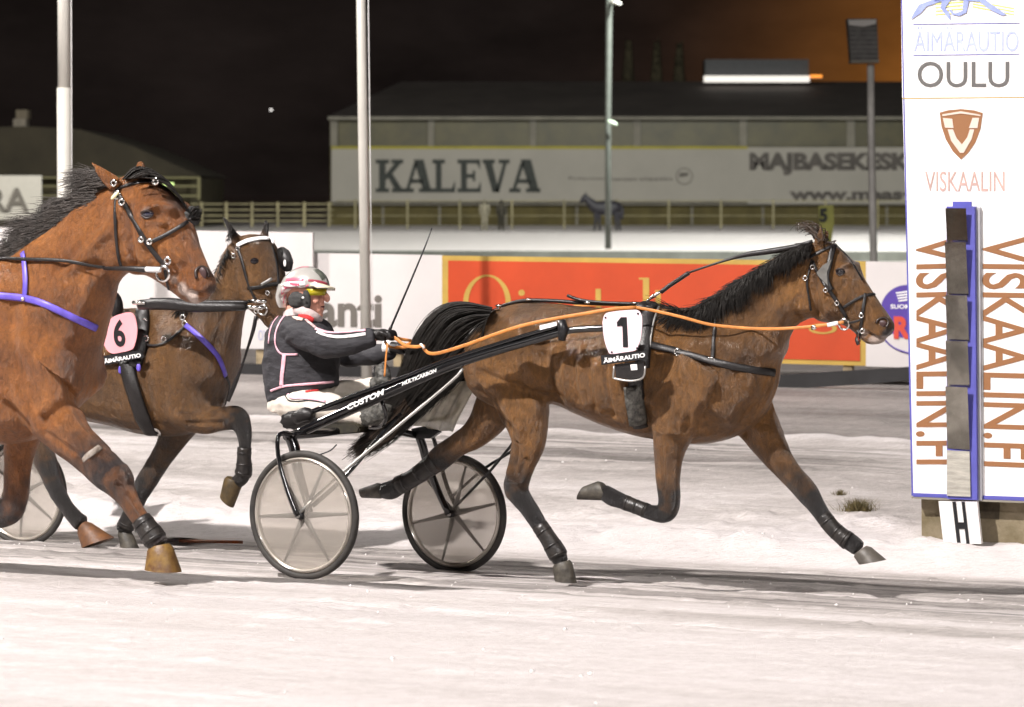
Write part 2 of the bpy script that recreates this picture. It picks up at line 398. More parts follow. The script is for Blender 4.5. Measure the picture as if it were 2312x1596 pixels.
PRINTS = [(random.uniform(-15, 2), random.choice((13.3, 13.8, 14.6, 15.9, 16.5, 17.1, 17.6)) + random.gauss(0, .16), random.uniform(.05, .075)) for _ in range(150)]
def relief(X, v):
    u = X * math.cos(YAW) - ((v - math.sin(YAW) * X) / math.cos(YAW)) * math.sin(YAW)
    z = gz(v)
    track = 1 - sstep(18.3, 18.8, v)
    z = z + track * (fbm(u * 0.7, v * 8, 4) - 0.5) * 0.022 + track * (fbm(u * 6 + 9, v * 12, 3) - 0.5) * 0.010
    # kicked-up clods
    c = fbm(u * 4.5 + 3, v * 5 + 8, 2); z = z + track * np.clip(c - 0.78, 0, 1) * 0.14
    # hoof and tyre ruts
    for vc, a in ((15.72, .018), (17.0, .016), (13.4, .014), (14.5, .012), (17.75, .02)):
        z = z - track * a * bumpf(v + 0.10 * (fbm(u * 0.6 + vc, vc + u * 0, 2) - .5), vc, 0.045)
    for (pu, pv, pr) in PRINTS:
        m = (np.abs(u - pu) < .2) & (np.abs(v - pv) < .2)
        if m.any():
            d = np.sqrt(((u[m] - pu) / 1.15) ** 2 + (v[m] - pv) ** 2)
            z[m] = z[m] - .020 * np.exp(-(d / pr) ** 2) + .010 * np.exp(-((d - pr * 1.7) / (pr * .5)) ** 2)
    bank = sstep(18.7, 19.0, v) * (1 - sstep(24.2, 24.6, v))
    z = z + bank * (fbm(u * .9 + 5, v * 2.6, 4) - 0.5) * 0.05 + bank * (fbm(u * 2.0, v * 13, 4) - 0.5) * 0.026 + bank * np.clip(fbm(u * 5 + 77, v * 7, 3) - .70, 0, 1) * .12
    z = z + bumpf(v, 19.15, 0.22) * (fbm(u * 3.2, v * 4 + 3, 5) - 0.5) * 0.19 + bumpf(v, 20.1, .35) * np.clip(fbm(u * 6 + 7, v * 8, 3) - .55, 0, 1) * .18
    z = z + bumpf(v, 24.3, 0.16) * (fbm(u * 1.4 + 44, v * 0 + 3, 4) - 0.4) * 0.12
    inn = sstep(24.6, 25.0, v)
    z = z + inn * (fbm(u * 0.5, v * 5, 3) - 0.5) * 0.03
    for (ru, rv, rl) in ((-7.2, 14.05, .45), (-8.6, 14.2, .7), (-10.2, 13.9, .8)):
        z = z - .03 * bumpf(v, rv, .035) * bumpf(u, ru, rl)
    # tone: 1 clean white, 0 grey, from grit and from painted shade
    f = fbm(u * 0.55 + 40, v * 3.2 + 2, 4); f2 = fbm(u * 0.4 + 7, v * 9, 4)
    tone = 0.86 + 0 * v
    tone = np.where(v < 15.2, 0.90 + (f - .5) * 0.25, tone)
    wet = sstep(14.4, 16.4, v) * (1 - sstep(18.3, 18.75, v))
    tone = tone - wet * (0.20 + (0.5 - f2) * 1.1 + (0.5 - f) * 0.5)
    tone = tone - bumpf(v, 13.95, .42) * np.clip(fbm(u * .45 + 3, v * 1.2 + 8, 3) - .30, 0, 1) * .75  # soft ruts and another lamp's shade, painted in as a grey band
    dk = bumpf(v, 17.95, 0.36); tone = tone - dk * 0.26
    tone = tone + bumpf(v, 19.2, 0.45) * 0.25
    bk = sstep(19.6, 20.2, v) * (1 - sstep(24.1, 24.4, v))
    tone = tone - bk * (0.13 + (0.5 - fbm(u * 0.8 + 12, v * 2.2, 4)) * 0.55)
    bk2 = sstep(22.2, 22.9, v) * (1 - sstep(24.05, 24.25, v)); tone = tone - bk2 * (0.10 + (0.5 - f2) * 1.3)
    tone = tone + bumpf(v, 24.3, 0.15) * 0.2
    iw = sstep(24.5, 24.9, v); tone = tone - iw * (0.37 + (0.5 - fbm(u * 0.35, v * 1.6, 4)) * 0.55)
    return z, np.clip(tone, 0, 1)
def ground_sheet(name, v0, v1, dv, X0, X1, dx, dz=0.0, detail=True):
    Xs = np.arange(X0, X1 + dx / 2, dx); V = np.arange(v0, v1 + dv / 2, dv)
    XX, VV = np.meshgrid(Xs, V)
    if detail: Z, T = relief(XX, VV)
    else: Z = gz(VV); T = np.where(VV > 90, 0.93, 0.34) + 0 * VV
    YY = (VV - math.sin(YAW) * XX) / math.cos(YAW)
    co = np.stack([XX, YY, Z + dz], -1).reshape(-1, 3)
    nr, nc = XX.shape
    idx = np.arange(nr * nc).reshape(nr, nc)
    q = np.stack([idx[:-1, :-1], idx[:-1, 1:], idx[1:, 1:], idx[1:, :-1]], -1).reshape(-1, 4)
    me = bpy.data.meshes.new(name)
    me.vertices.add(len(co)); me.vertices.foreach_set('co', co.ravel())
    me.loops.add(q.size); me.loops.foreach_set('vertex_index', q.ravel())
    me.polygons.add(len(q)); me.polygons.foreach_set('loop_start', np.arange(0, q.size, 4)); me.polygons.foreach_set('loop_total', np.full(len(q), 4))
    me.update(calc_edges=True)
    a = me.attributes.new('tone', 'FLOAT', 'POINT'); a.data.foreach_set('value', T.ravel())
    return tag(put(name, me, M['snow']), kind='structure')
ground_sheet('race_track', 7.5, 18.9, 0.03, -9, 9, 0.036)
ground_sheet('infield_snow', 18.9, 24.6, 0.034, -9, 9, 0.036)
ground_sheet('inner_track', 24.6, 32.0, 0.06, -9, 9, 0.06)
def wide_ground():
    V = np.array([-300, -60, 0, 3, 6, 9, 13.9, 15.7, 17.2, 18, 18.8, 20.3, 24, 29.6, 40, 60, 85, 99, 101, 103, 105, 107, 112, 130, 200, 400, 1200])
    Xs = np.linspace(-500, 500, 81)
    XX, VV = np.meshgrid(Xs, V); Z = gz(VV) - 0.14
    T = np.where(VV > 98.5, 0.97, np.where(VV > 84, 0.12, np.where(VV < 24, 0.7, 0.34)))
    YY = (VV - math.sin(YAW) * XX) / math.cos(YAW)
    co = np.stack([XX, YY, Z], -1).reshape(-1, 3); nr, nc = XX.shape; idx = np.arange(nr * nc).reshape(nr, nc)
    q = np.stack([idx[:-1, :-1], idx[:-1, 1:], idx[1:, 1:], idx[1:, :-1]], -1).reshape(-1, 4)
    me = bpy.data.meshes.new('ground'); me.from_pydata([tuple(c) for c in co], [], [tuple(int(i) for i in f) for f in q])
    a = me.attributes.new('tone', 'FLOAT', 'POINT'); a.data.foreach_set('value', T.ravel())
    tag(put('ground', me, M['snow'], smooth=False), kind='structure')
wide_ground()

# ---------------------------------------------------------------- far background
M['roofdk'] = mat('dark_roof', (0.085, 0.072, 0.066), 0.8, var=0.2, vscale=0.5)
M['olive'] = mat('olive_boards', (0.115, 0.092, 0.030), 0.8, var=0.3, vscale=0.8)
M['olive2'] = mat('dark_olive_glazing', (0.085, 0.070, 0.022), 0.45, var=0.3, vscale=0.8)
M['trim'] = mat('pale_trim', (0.24, 0.22, 0.18), 0.7, var=0.2, vscale=1)
M['banner'] = mat('grey_white_banner', (0.43, 0.40, 0.355), 0.7, var=0.06, vscale=0.4)
M['yellow'] = mat('yellow_band', (0.42, 0.36, 0.03), 0.7, var=0.15, vscale=1)
M['dktxt'] = mat('dark_print', (0.045, 0.05, 0.045), 0.7, var=0.3, vscale=3)
M['gtxt'] = mat('grey_print', (0.14, 0.125, 0.11), 0.7)
M['pole'] = mat('white_pole', (0.58, 0.56, 0.51), 0.45, var=0.06, vscale=2)
M['gpole'] = mat('grey_galvanised_pole', (0.62, 0.60, 0.56), 0.5, 0.0, var=0.15, vscale=3)
def ybox(name, x0, y0, x1, y1, Y, thick, mt, parent=None, origin=None):
    pts = [PY(x0, y0, Y), PY(x1, y0, Y), PY(x1, y1, Y), PY(x0, y1, Y)]
    return prism_obj(name, pts, Vector((0, thick, 0)), mt, parent, origin)
YH = 150
hall = thing('arena_hall', PY(1500, 510, YH), 'long low hall with dark hipped roof behind the far snow bank', 'building')
ybox('wall', 745, 266, 2900, 520, YH, 20, M['olive'], hall)
rb = bmesh.new()
e = [PY(738, 264, YH - .6), PY(2900, 264, YH - .6), PY(2900, 264, YH + 22), PY(738, 264, YH + 22)]
rd = [PY(905, 184, YH + 9), PY(2900, 184, YH + 9)]
vs = [rb.verts.new(p) for p in e + rd]
for f in ((0, 1, 5, 4), (3, 4, 5, 2), (0, 4, 3), (0, 3, 2, 1), (1, 2, 5)): rb.faces.new([vs[i] for i in f])
put('roof', bm_mesh(rb), M['roofdk'], hall, smooth=False)
ybox('fascia', 740, 263, 2900, 270, YH - .75, .12, M['trim'], hall)
for a, c in ((764, 966), (980, 1196), (1210, 1430), (1446, 1670), (1686, 1912), (1930, 2150), (2166, 2400)):
    ybox('window', a, 272, c, 330, YH - .12, .1, M['olive2'], hall)
for a, c in ((746, 762), (966, 980), (1196, 1210), (1430, 1446), (1670, 1686), (1912, 1930), (2150, 2166)):
    ybox('pillar', a, 271, c, 331, YH - .30, .25, M['trim'], hall)
bn = ybox('banner', 748, 336, 1688, 456, YH - .28, .1, M['banner'], hall)
ybox('banner_edge', 748, 330, 1688, 336, YH - .30, .13, M['yellow'], hall)
bn2 = ybox('banner', 1688, 332, 2900, 460, YH - .28, .1, M['banner'], hall)
# slab-serif letters drawn as strokes in a unit box
SL = {
 'K': [[(0,0),(.5,0),(.5,.12),(0,.12)], [(0,.88),(.5,.88),(.5,1),(0,1)], [(.13,.12),(.37,.12),(.37,.88),(.13,.88)],
       [(.37,.36),(.55,.5),(.95,.9),(.72,.9),(.37,.55)], [(.42,.52),(.60,.60),(.98,.1),(.70,.1)], [(.6,0),(1.06,0),(1.06,.12),(.6,.12)], [(.58,.88),(1.02,.88),(1.02,1),(.58,1)]],
 'A': [[(-.03,0),(.36,0),(.36,.12),(-.03,.12)], [(.55,0),(1.05,0),(1.05,.12),(.55,.12)], [(.08,.1),(.20,.1),(.50,.9),(.36,.9)], [(.36,1),(.72,1),(.98,.1),(.68,.1)], [(.25,.28),(.72,.28),(.70,.4),(.28,.4)]],
 'L': [[(0,0),(.95,0),(.95,.12),(0,.12)], [(0,.88),(.52,.88),(.52,1),(0,1)], [(.14,.12),(.38,.12),(.38,.88),(.14,.88)], [(.82,.12),(.95,.12),(.95,.36)]],
 'E': [[(0,0),(.95,0),(.95,.12),(0,.12)], [(0,.88),(.92,.88),(.92,1),(0,1)], [(.14,.12),(.38,.12),(.38,.88),(.14,.88)], [(.38,.44),(.66,.44),(.66,.56),(.38,.56)], [(.62,.34),(.72,.34),(.72,.66),(.62,.66)], [(.82,.12),(.95,.12),(.95,.34)], [(.80,.88),(.92,.68),(.92,.88)]],
 'V': [[(-.03,.88),(.45,.88),(.45,1),(-.03,1)], [(.60,.88),(1.03,.88),(1.03,1),(.60,1)], [(.04,.9),(.34,.9),(.62,0),(.36,0)], [(.46,0),(.62,0),(.92,.9),(.78,.9)]],
}
kb = bmesh.new()
xs = [848, 912, 978, 1042, 1100, 1148]; wd = [66, 66, 58, 60, 62, 70]
# letters of the word are spaced edge to edge over 848..1220
tot = sum(wd); x = 848
for ch, wd_ in zip('KALEVA', wd):
    W_ = wd_ * (372 / tot)
    for poly in SL[ch]:
        pts = [PY(x + (W_ - 3) * a, 434 - 74 * c, YH - .285) for a, c in poly]
        prism(kb, pts, Vector((0, -.04, 0)))
    x += W_
put('lettering', bm_mesh(kb), M['dktxt'], bn, smooth=False)
for k_, (a, c) in enumerate(((1284, 1368), (1378, 1438), (1442, 1518))):
    text_px('small_print', ('Pohjoisen', 'kansan', 'viestin')[k_], a, 399, c, 408, YH - .285, M['gtxt'], bn, plane='y', bold=0.01)
rg = bmesh.new()
cx, cy = 1545, 398
for rr0, rr1, n_ in ((17, 19, 32),):
    for j in range(n_):
        a0, a1 = 2 * math.pi * j / n_, 2 * math.pi * (j + 1) / n_
        prism(rg, [PY(cx + r_ * math.cos(a_), cy + r_ * math.sin(a_), YH - .285) for r_, a_ in ((rr0, a0), (rr1, a0), (rr1, a1), (rr0, a1))], Vector((0, -.03, 0)))
prism(rg, [PY(cx - 10, cy - 8, YH - .285), PY(cx + 10, cy - 8, YH - .285), PY(cx + 8, cy - 1, YH - .285), PY(cx - 12, cy + 2, YH - .285)], Vector((0, -.03, 0)))
put('round_emblem', bm_mesh(rg), M['gtxt'], bn, smooth=False)
M['bandtxt'] = mat('dark_band', (0.115, 0.10, 0.09), 0.7, var=0.2, vscale=1)
text_px('lettering', 'MAJBASEKESKUS', 1692, 344, 2120, 396, YH - .285, M['bandtxt'], bn2, plane='y', bold=0.06)
text_px('web_address', 'www.maaseutu.fi', 1782, 424, 2180, 452, YH - .285, M['bandtxt'], bn2, plane='y', bold=0.05)
ybox('ledge', 745, 459, 2900, 463, YH - .4, .3, M['trim'], hall)
for a in (862, 990, 1140, 1300, 1560, 1720, 2000):
    ybox('panel_joint', a, 466, a + 5, 512, YH - .06, .05, M['trim'], hall)
# monitor hut on the roof, glow added to its snow ledge, and an orange lamp
hut = thing('roof_hut', PY(1710, 184, YH + 9), 'dark box on the hall roof with a bright white strip along its foot', 'roof hut')
ybox('housing', 1592, 134, 1826, 170, YH + 7.5, 2, mat('dark_housing', (0.05, 0.05, 0.055), 0.6, var=0.2), hut)
ybox('glowing_ledge', 1590, 171, 1828, 185, YH + 7.0, .5, mat('glowing_snow', (0.9, 0.85, 0.8), 0.5, emit=(1, 0.93, 0.84, 0.62)), hut)
lp = thing('roof_lamp', PY(1842, 172, YH + 7), 'small orange lamp at the right end of the white roof strip', 'lamp')
ybox('lamp_glass', 1831, 169, 1856, 175, YH + 6.8, .4, mat('orange_lamp', (0.9, 0.3, 0.02), 0.4, emit=(1.0, 0.30, 0.02, 1.1)), lp)
ybox('bracket', 1829, 175.2, 1858, 177, YH + 6.8, .4, M['black'], lp)
# bare trunks above the roof
for k_, (a, tp) in enumerate(((1418, 92), (1482, 96), (1533, 98))):
    T_ = thing('bare_tree', PY(a, 190, 175), ('leftmost of three dim bare trunks above the hall roof', 'middle one of three dim bare trunks above the hall roof', 'rightmost of three dim bare trunks, left of the roof hut')[k_], 'tree', 'bare trunks behind the hall')
    dm = M.get('dimtree') or mat('dim_bark', (0.075, 0.062, 0.035), 0.9, var=0.5, vscale=2)
    M['dimtree'] = dm
    tube_obj('trunk', [PY(a, 520, 175), PY(a + 2, 300, 175), PY(a, 190, 175), PY(a + 2, tp, 175)], [.42, .38, .34, .16], dm, T_, k=3)
    bb = bmesh.new()
    for j in range(26):
        yy = random.uniform(tp, 230); s_ = random.choice((-1, 1)); L_ = random.uniform(5, 16) * (0.5 + (yy - tp) / 200)
        tube(bb, [PY(a, yy, 175), PY(a + s_ * L_ * .6, yy - L_ * .9, 175 + random.uniform(-1, 1)), PY(a + s_ * L_, yy - L_ * 1.8, 175 + random.uniform(-1.5, 1.5))], [.05, .035, .015], 4)
    put('crown', bm_mesh(bb), dm, T_)

# left barn with rails
barn = thing('stable_building', PY(200, 470, 140), 'dark low building with a long sloping roof behind the horses at left', 'building')
bm = bmesh.new()
pts = [PY(-400, 300, 140), PY(-100, 289, 140), PY(60, 285, 140), PY(180, 292, 140), PY(300, 330, 140), PY(452, 397, 140), PY(-400, 400, 140)]
prism(bm, pts, Vector((0, 14, 0)))
put('roof', bm_mesh(bm), mat('brown_roof', (0.045, 0.036, 0.022), 0.85, var=0.25, vscale=0.6), barn, smooth=False)
ybox('wall', -400, 401, 450, 520, 141, 12, mat('dim_wall', (0.045, 0.036, 0.015), 0.8, var=0.4, vscale=1), barn)
for y_ in (399, 418, 440):
    ybox('rail', 60, y_, 452, y_ + 4, 139.8, .1, mat('pale_rail', (0.26, 0.235, 0.12), 0.7) if y_ == 399 else bpy.data.materials['pale_rail'], barn)
ybox('post', 446, 399, 452, 450, 139.7, .1, bpy.data.materials['pale_rail'], barn)
gl = thing('wall_lamp', PY(382, 415, 139), 'small green-white lamp under the left building eave', 'lamp')
ybox('lamp_glass', 370, 413, 391, 418, 139, .2, mat('green_lamp', (0.7, 1, 0.3), 0.4, emit=(0.75, 1.0, 0.35, 1.3)), gl)
ybox('bracket', 368, 410.5, 393, 412.6, 139, .25, M['black'], gl)
vt = thing('roof_vent', PY(48, 285, 142), 'small pale two-step vent on the left building roof', 'vent')
ybox('cap', 36, 248, 62, 268, 141, 1, mat('vent_metal', (0.16, 0.13, 0.09), 0.7, var=0.3, vscale=3), vt)
ybox('duct', 30, 268.3, 58, 287, 141, .9, mat('vent_duct', (0.24, 0.205, 0.165), 0.7, var=0.3, vscale=3), vt)
sb = thing('sign_board', PY(40, 497, 100), 'grey-white board lettered RA beside the left flagpole', 'sign')
ybox('board', -60, 396, 93, 496, 100, .12, mat('grey_board', (0.50, 0.47, 0.43), 0.7, var=0.05), sb)
text_px('lettering', 'RA', -28, 424, 66, 478, 99.98, M['gtxt'], sb, plane='y', bold=0.02)
ybox('post', -50, 497, -44, 560, 100, .1, M['trim'], sb); ybox('post', 80, 497, 86, 560, 100, .1, M['trim'], sb)
# tiny distant lamp in the night
dl = thing('distant_lamp', PY(612, 248, 260), 'tiny white lamp alone in the black sky left of centre', 'lamp')
bm = bmesh.new(); p_ = PY(612, 248, 260); blob(bm, p_, Vector((.09, 0, 0)), Vector((0, .09, 0)), Vector((0, 0, .09)), 10, 6)
put('lamp_glass', bm_mesh(bm), mat('white_lamp', (1, 1, 1), 0.4, emit=(1, 0.95, 0.9, 2.0)), dl)
tube_obj('bracket', [PY(612, 250, 260), PY(612, 254, 260)], .06, M['black'], dl, n=6)

# rail fences between snow bank and hall
rm = mat('fence_rail', (0.235, 0.205, 0.115), 0.75, var=0.3, vscale=2)
fn = thing('paddock_fence', PY(600, 505, 128), 'pale rail fence in the dark between the left building and the hall', 'fence')
for y_ in (459, 472, 485, 497):
    ybox('rail', 430, y_, 752, y_ + 3, 128, .08, rm, fn)
for a in (452, 508, 566, 624, 684, 740): ybox('post', a, 456, a + 6, 512, 127.8, .12, rm, fn)
fn2 = thing('paddock_fence', PY(1500, 515, 130), 'thin two-rail fence in front of the hall foot', 'fence')
for y_, th in ((452, 2.0), (486, 1.6)):
    ybox('rail', 760, y_, 2500, y_ + th, 130, .05, rm, fn2)
for a in range(800, 2400, 118): ybox('post', a, 450, a + 4, 516, 129.9, .08, rm, fn2)
# small dark horse standing beyond the bank
M['bghorse'] = mat('black_coat', (0.020, 0.018, 0.024), 0.6, var=0.3, vscale=6)
hb = bmesh.new(); YB = 125
def yl(rows, lat):
    q = catmull(rows, 4); pts = [PY(a, c, YB) for a, c, r in q]; rr = [r * mpp(pts[0]) for a, c, r in q]
    tube(hb, pts, rr, 10, lat, Vector((0, 1, 0)))
yl([(1398, 478, 6), (1390, 470, 16), (1370, 470, 17), (1348, 468, 15), (1338, 462, 12), (1328, 452, 8), (1322, 444, 6)], .8)
yl([(1326, 441, 5), (1320, 446, 6.5), (1314, 453, 4.5), (1310, 458, 3)], .8)
for a, c in ((1345, 1343), (1353, 1354), (1390, 1392), (1397, 1400)): yl([(a, 478, 6), (a, 495, 3.5), (c, 515, 2.8), (c, 520, 3)], .9)
yl([(1400, 463, 3), (1405, 475, 4), (1404, 495, 3)], .9)
yl([(1324, 440, 1.5), (1322, 433, .8)], .9)
o = put('standing_horse', bm_mesh(hb), M['bghorse'], origin=PY(1360, 519, YB))
tag(o, 'small distant black horse standing in front of the grey hall banner', 'horse')
# spectator-sized figures
def far_person(px, top, bot, Y, label, coat, trous):
    base = PY(px, bot, Y); m_ = mpp(base); bm = bmesh.new(); H = bot - top
    def seg(rows):
        q = catmull(rows, 3); tube(bm, [PY(px + a * H, top + c * H, Y) for a, c, r in q], [r * H * m_ for a, c, r in q], 8, .8, Vector((0, 1, 0)))
    seg([(0, .02, .03), (0, .06, .058), (0, .11, .05), (0, .15, .035), (0, .18, .09), (0, .26, .12), (0, .4, .10), (0, .5, .11), (0, .54, .08)])
    for s_ in (-1, 1):
        seg([(s_ * .05, .5, .07), (s_ * .055, .7, .05), (s_ * .06, .95, .035), (s_ * .07, 1, .04)])
        seg([(s_ * .11, .19, .045), (s_ * .14, .33, .038), (s_ * .13, .47, .03), (s_ * .13, .5, .025)])
    o = put('person', bm_mesh(bm), coat, origin=base); tag(o, label, 'person'); return o
far_person(1094, 448, 520, 126, 'small dim person in pale coat standing below the letter A of the banner', mat('pale_coat', (0.20, 0.18, 0.13), 0.8, var=0.3), None)
far_person(1132, 450, 520, 127, 'small dim person in dark coat standing below the letter V of the banner', mat('dark_coat', (0.035, 0.03, 0.02), 0.8, var=0.3), None)
# yellow-green numbered marker
ms = thing('marker_sign', PY(1862, 560, 60), 'yellow-green marker sign with dark 5 showing above the horse head', 'sign')
ym = mat('yellow_green_board', (0.42, 0.42, 0.10), 0.6, var=0.2, vscale=3)
prism_obj('board', [PY(x_, y_, 60) for x_, y_ in ((1848, 465), (1882, 463), (1883, 500), (1876, 560), (1860, 560), (1850, 505))], Vector((0, .05, 0)), ym, ms)
text_px('numeral', '5', 1850, 470, 1868, 502, 59.98, M['dktxt'], ms, plane='y', bold=0.05)

# light mast on the snow bank
mt_ = thing('light_mast', PY(1376, 562, 100), 'tall light mast rising from the far snow in front of the lettered hall', 'lamp post')
tube_obj('mast', [PY(1373, 562, 100), PY(1373, 280, 100), PY(1376, -30, 100), PY(1376, -700, 100)], [.095, .09, .10, .09], mat('mast_metal', (0.06, 0.066, 0.058), 0.6, var=0.2), mt_, n=12)
bm = bmesh.new(); pc = PY(1383, 277, 99.6); blob(bm, pc, Vector((.16, 0, -.05)), Vector((0, .08, 0)), Vector((0, 0, .07)), 10, 6)
put('hanging_lamp', bm_mesh(bm), mat('pale_lamp_green', (0.42, 0.52, 0.40), 0.5), mt_)  # small green lamp, its light given only as pale colour
tube_obj('arm', [PY(1376, 2, 100), PY(1400, 8, 99.4)], .05, M['gpole'], mt_, n=8)

# dark kerb wall in front of the snow bank
prism_obj('low_wall', [PY(-300, 564, 96), PY(2700, 569, 96), PY(2700, 592, 96), PY(-300, 592, 96)], Vector((0, .3, 0)), mat('dark_kerb', (0.13, 0.135, 0.12), 0.8, var=0.25, vscale=1), origin=PY(1100, 592, 96))
tag(bpy.data.objects['low_wall'], 'long dark low wall along the foot of the far snow bank', 'wall')

# pole with box on top (right)
M['louvre'] = mat('louvre_grey', (0.17, 0.165, 0.155), 0.7, var=0.3, vscale=6)
sp = thing('speaker_pole', PY(1970, 690, 60), 'grey pole with a snow-dusted louvred box on top, left of the finish tower', 'pole')
tube_obj('pole', [PY(1974, 690, 60), PY(1972, 560, 60), PY(1967, 300, 60), PY(1966, 145, 60)], [.072, .070, .066, .066], M['gpole'], sp, n=14)
bx = prism_obj('speaker_box', [PY(x_, y_, 59.8) for x_, y_ in ((1914, 42), (1980, 42), (1984, 138), (1922, 139))], Vector((0, .4, 0)), mat('dark_grey_box', (0.12, 0.115, 0.11), 0.7, var=0.4, vscale=5), sp)
for k_ in range(7):
    y_ = 62 + k_ * 10.5; x_ = 1917 + k_ * .9
    prism_obj('louvre', [PY(x_ + a, y_ + c, 59.78) for a, c in ((0, 0), (61, 0), (61, 4), (0, 4))], Vector((0, -.012, .0)), M['louvre'], bx)
prism_obj('snow_cap', [PY(x_, y_, 59.74) for x_, y_ in ((1915, 45), (1979, 44), (1977, 54), (1950, 60), (1917, 56))], Vector((0, .4, 0)), mat('snow_dust', (0.6, 0.58, 0.55), 0.8), bx)
prism_obj('bottom_rim', [PY(x_, y_, 59.76) for x_, y_ in ((1921, 136), (1985, 135), (1985, 141), (1921, 142))], Vector((0, .42, 0)), M['trim'], bx)

# flagpoles by the advertising boards
def flagpole(x0, y0, x1, y1, v, r, label, step=None):
    base = P(x1, y1, v); base.z = gz(v) - .02
    f = thing('flagpole', base, label, 'flagpole', 'white flagpoles beside the advertising boards')
    top = P(x0, y0, v); m_ = mpp(top)
    if step:
        mid = P(x0 + (x1 - x0) * (step - y0) / (y1 - y0), step, v)
        tube_obj('pole', [top + (top - mid) * 1.2, mid], r * m_, M['pole'], f, n=18)
        tube_obj('sleeve', [mid, P(x1, y1, v)], [r * 1.18 * m_, r * 1.22 * m_], M['pole'], f, n=18)
    else:
        low = P(x1, y1, v)
        tube_obj('pole', [top + (top - low) * .6, low], [r * .8 * m_, r * 1.02 * m_], M['pole'], f, n=18)
    tube_obj('cord', [P(x0 + r + 2, y0 - 200, v - .03), P(x1 + r + 2, y1 - 25, v - .03)], .004, M['wht_txt'], f, n=5)
flagpole(144, 0, 148, 880, 27.2, 14, 'white flagpole with thicker lower sleeve behind the foremost left horse', step=198)
flagpole(815, 0, 828, 866, 27.0, 12, 'slender white flagpole right behind the driver, in front of the anti board')

# advertising boards along the inner track
VB = 29.6
M['adwhite'] = mat('board_white', (0.66, 0.625, 0.615), 0.55, var=0.03, vscale=2)
M['adorange'] = mat('board_orange', (0.52, 0.058, 0.012), 0.5, var=0.08, vscale=1.5, bump=0.15, bscale=5)
M['gold'] = mat('board_gold', (0.50, 0.33, 0.07), 0.5, var=0.12, vscale=3)
M['bluep'] = mat('board_blue', (0.085, 0.045, 0.32), 0.5, var=0.1)
M['redp'] = mat('board_red', (0.62, 0.07, 0.04), 0.5, var=0.1)
M['bluetxt'] = mat('pale_blue_print', (0.42, 0.44, 0.62), 0.6)
def board(pts, v, mt, label, posts=()):
    c = P(sum(p[0] for p in pts) / len(pts), max(p[1] for p in pts) + 40, v)
    T_ = thing('advertising_board', c, label, 'advertising board')
    pn = prism_obj('panel', vpoly(pts, v), NV * .03, mt, T_)
    for a in posts:
        tp = P(a, max(p[1] for p in pts) - 60, v + .06); bt = Vector((P(a, 880, v + .06).x, P(a, 880, v + .06).y, gz(v) - .1))
        bm = bmesh.new(); hgt = (tp.z - bt.z) / 2
        box_bm(bm, (tp + bt) / 2, TV * .045, NV * .03, Vector((0, 0, hgt))); put('post', bm_mesh(bm), M['wood'], T_, smooth=False)
    return T_, pn
tb, pn = board([(-400, 506), (706, 525), (706, 790), (-400, 768)], VB - .12, M['adwhite'], 'taller white board behind the number 6 horse, left of the flagpole', (590,))
text_px('blue_print', 'OY', 583, 745, 604, 768, VB - .125, M['bluetxt'], pn)
tb, pn = board([(706, 571), (998, 576), (998, 800), (706, 793)], VB, M['adwhite'], 'white board with grey anti lettering behind the driver', (900,))
text_px('lettering', 'anti', 717, 665, 862, 738, VB - .004, M['gtxt'], pn, bold=0.03, y1b=740, y0b=663)
tb, pn = board([(998, 577), (1955, 590), (1955, 826), (998, 800)], VB, M['gold'], 'orange board with gold border and gold letters behind the foremost right horse', (1200, 1560, 1916))
fld = prism_obj('orange_field', vpoly([(1012, 588), (1942, 601), (1942, 815), (1012, 790)], VB - .004), NV * -.004, M['adorange'], pn)
gb = bmesh.new()
def ell(cx, cy, a, b_, a2, b2, v=VB - .009, n_=40):
    for j in range(n_):
        t0, t1 = 2 * math.pi * j / n_, 2 * math.pi * (j + 1) / n_
        prism(gb, [P(cx + A_ * math.cos(t_), cy + B_ * math.sin(t_), v) for A_, B_, t_ in ((a, b_, t0), (a, b_, t1), (a2, b2, t1), (a2, b2, t0))], NV * -.004)
def rect(x0, y0, x1, y1, v=VB - .009): prism(gb, [P(x0, y0, v), P(x1, y0, v), P(x1, y1, v), P(x0, y1, v)], NV * -.004)
ell(1100, 684, 54, 64, 42, 60)
rect(1172, 684, 1185, 745); rect(1163, 684, 1172, 688); rect(1164, 741, 1193, 745)
prism(gb, vpoly([(1212, 684), (1226, 684), (1248, 745), (1240, 745)], VB - .009), NV * -.004); prism(gb, vpoly([(1262, 684), (1268, 684), (1248, 745), (1240, 745)], VB - .009), NV * -.004)
rect(1296, 684, 1308, 745); rect(1345, 652, 1357, 742); rect(1332, 684, 1372, 689)
ell(1402, 718, 26, 30, 16, 27); rect(1424, 690, 1434, 748); rect(1452, 627, 1466, 748); rect(1443, 627, 1452, 631)
rect(1480, 655, 1492, 750)
ell(1858, 742, 32, 12, 22, 8)
put('gold_lettering', bm_mesh(gb), M['gold'], pn, smooth=False)
gb = bmesh.new(); ell(1178, 661, 7, 7, 1, 1, n_=16); put('gold_dot', bm_mesh(gb), M['gold'], pn, smooth=False)
tb, pn = board([(1955, 590), (2600, 600), (2600, 846), (1955, 827)], VB, M['adwhite'], 'white board with violet disc logo left of the finish tower', (2200,))
n_ = 48
prism_obj('disc_logo', [P(2048 + 60 * math.cos(2 * math.pi * j / n_), 703 + 60 * math.sin(2 * math.pi * j / n_), VB - .004) for j in range(n_)], NV * -.004, M['bluep'], pn)
gb = bmesh.new()
for k_ in range(4):
    prism(gb, vpoly([(2022 + k_ * 2, 660 + k_ * 6), (2060, 655 + k_ * 6), (2058, 659 + k_ * 6), (2024 + k_ * 2, 663 + k_ * 6)], VB - .010), NV * -.003)
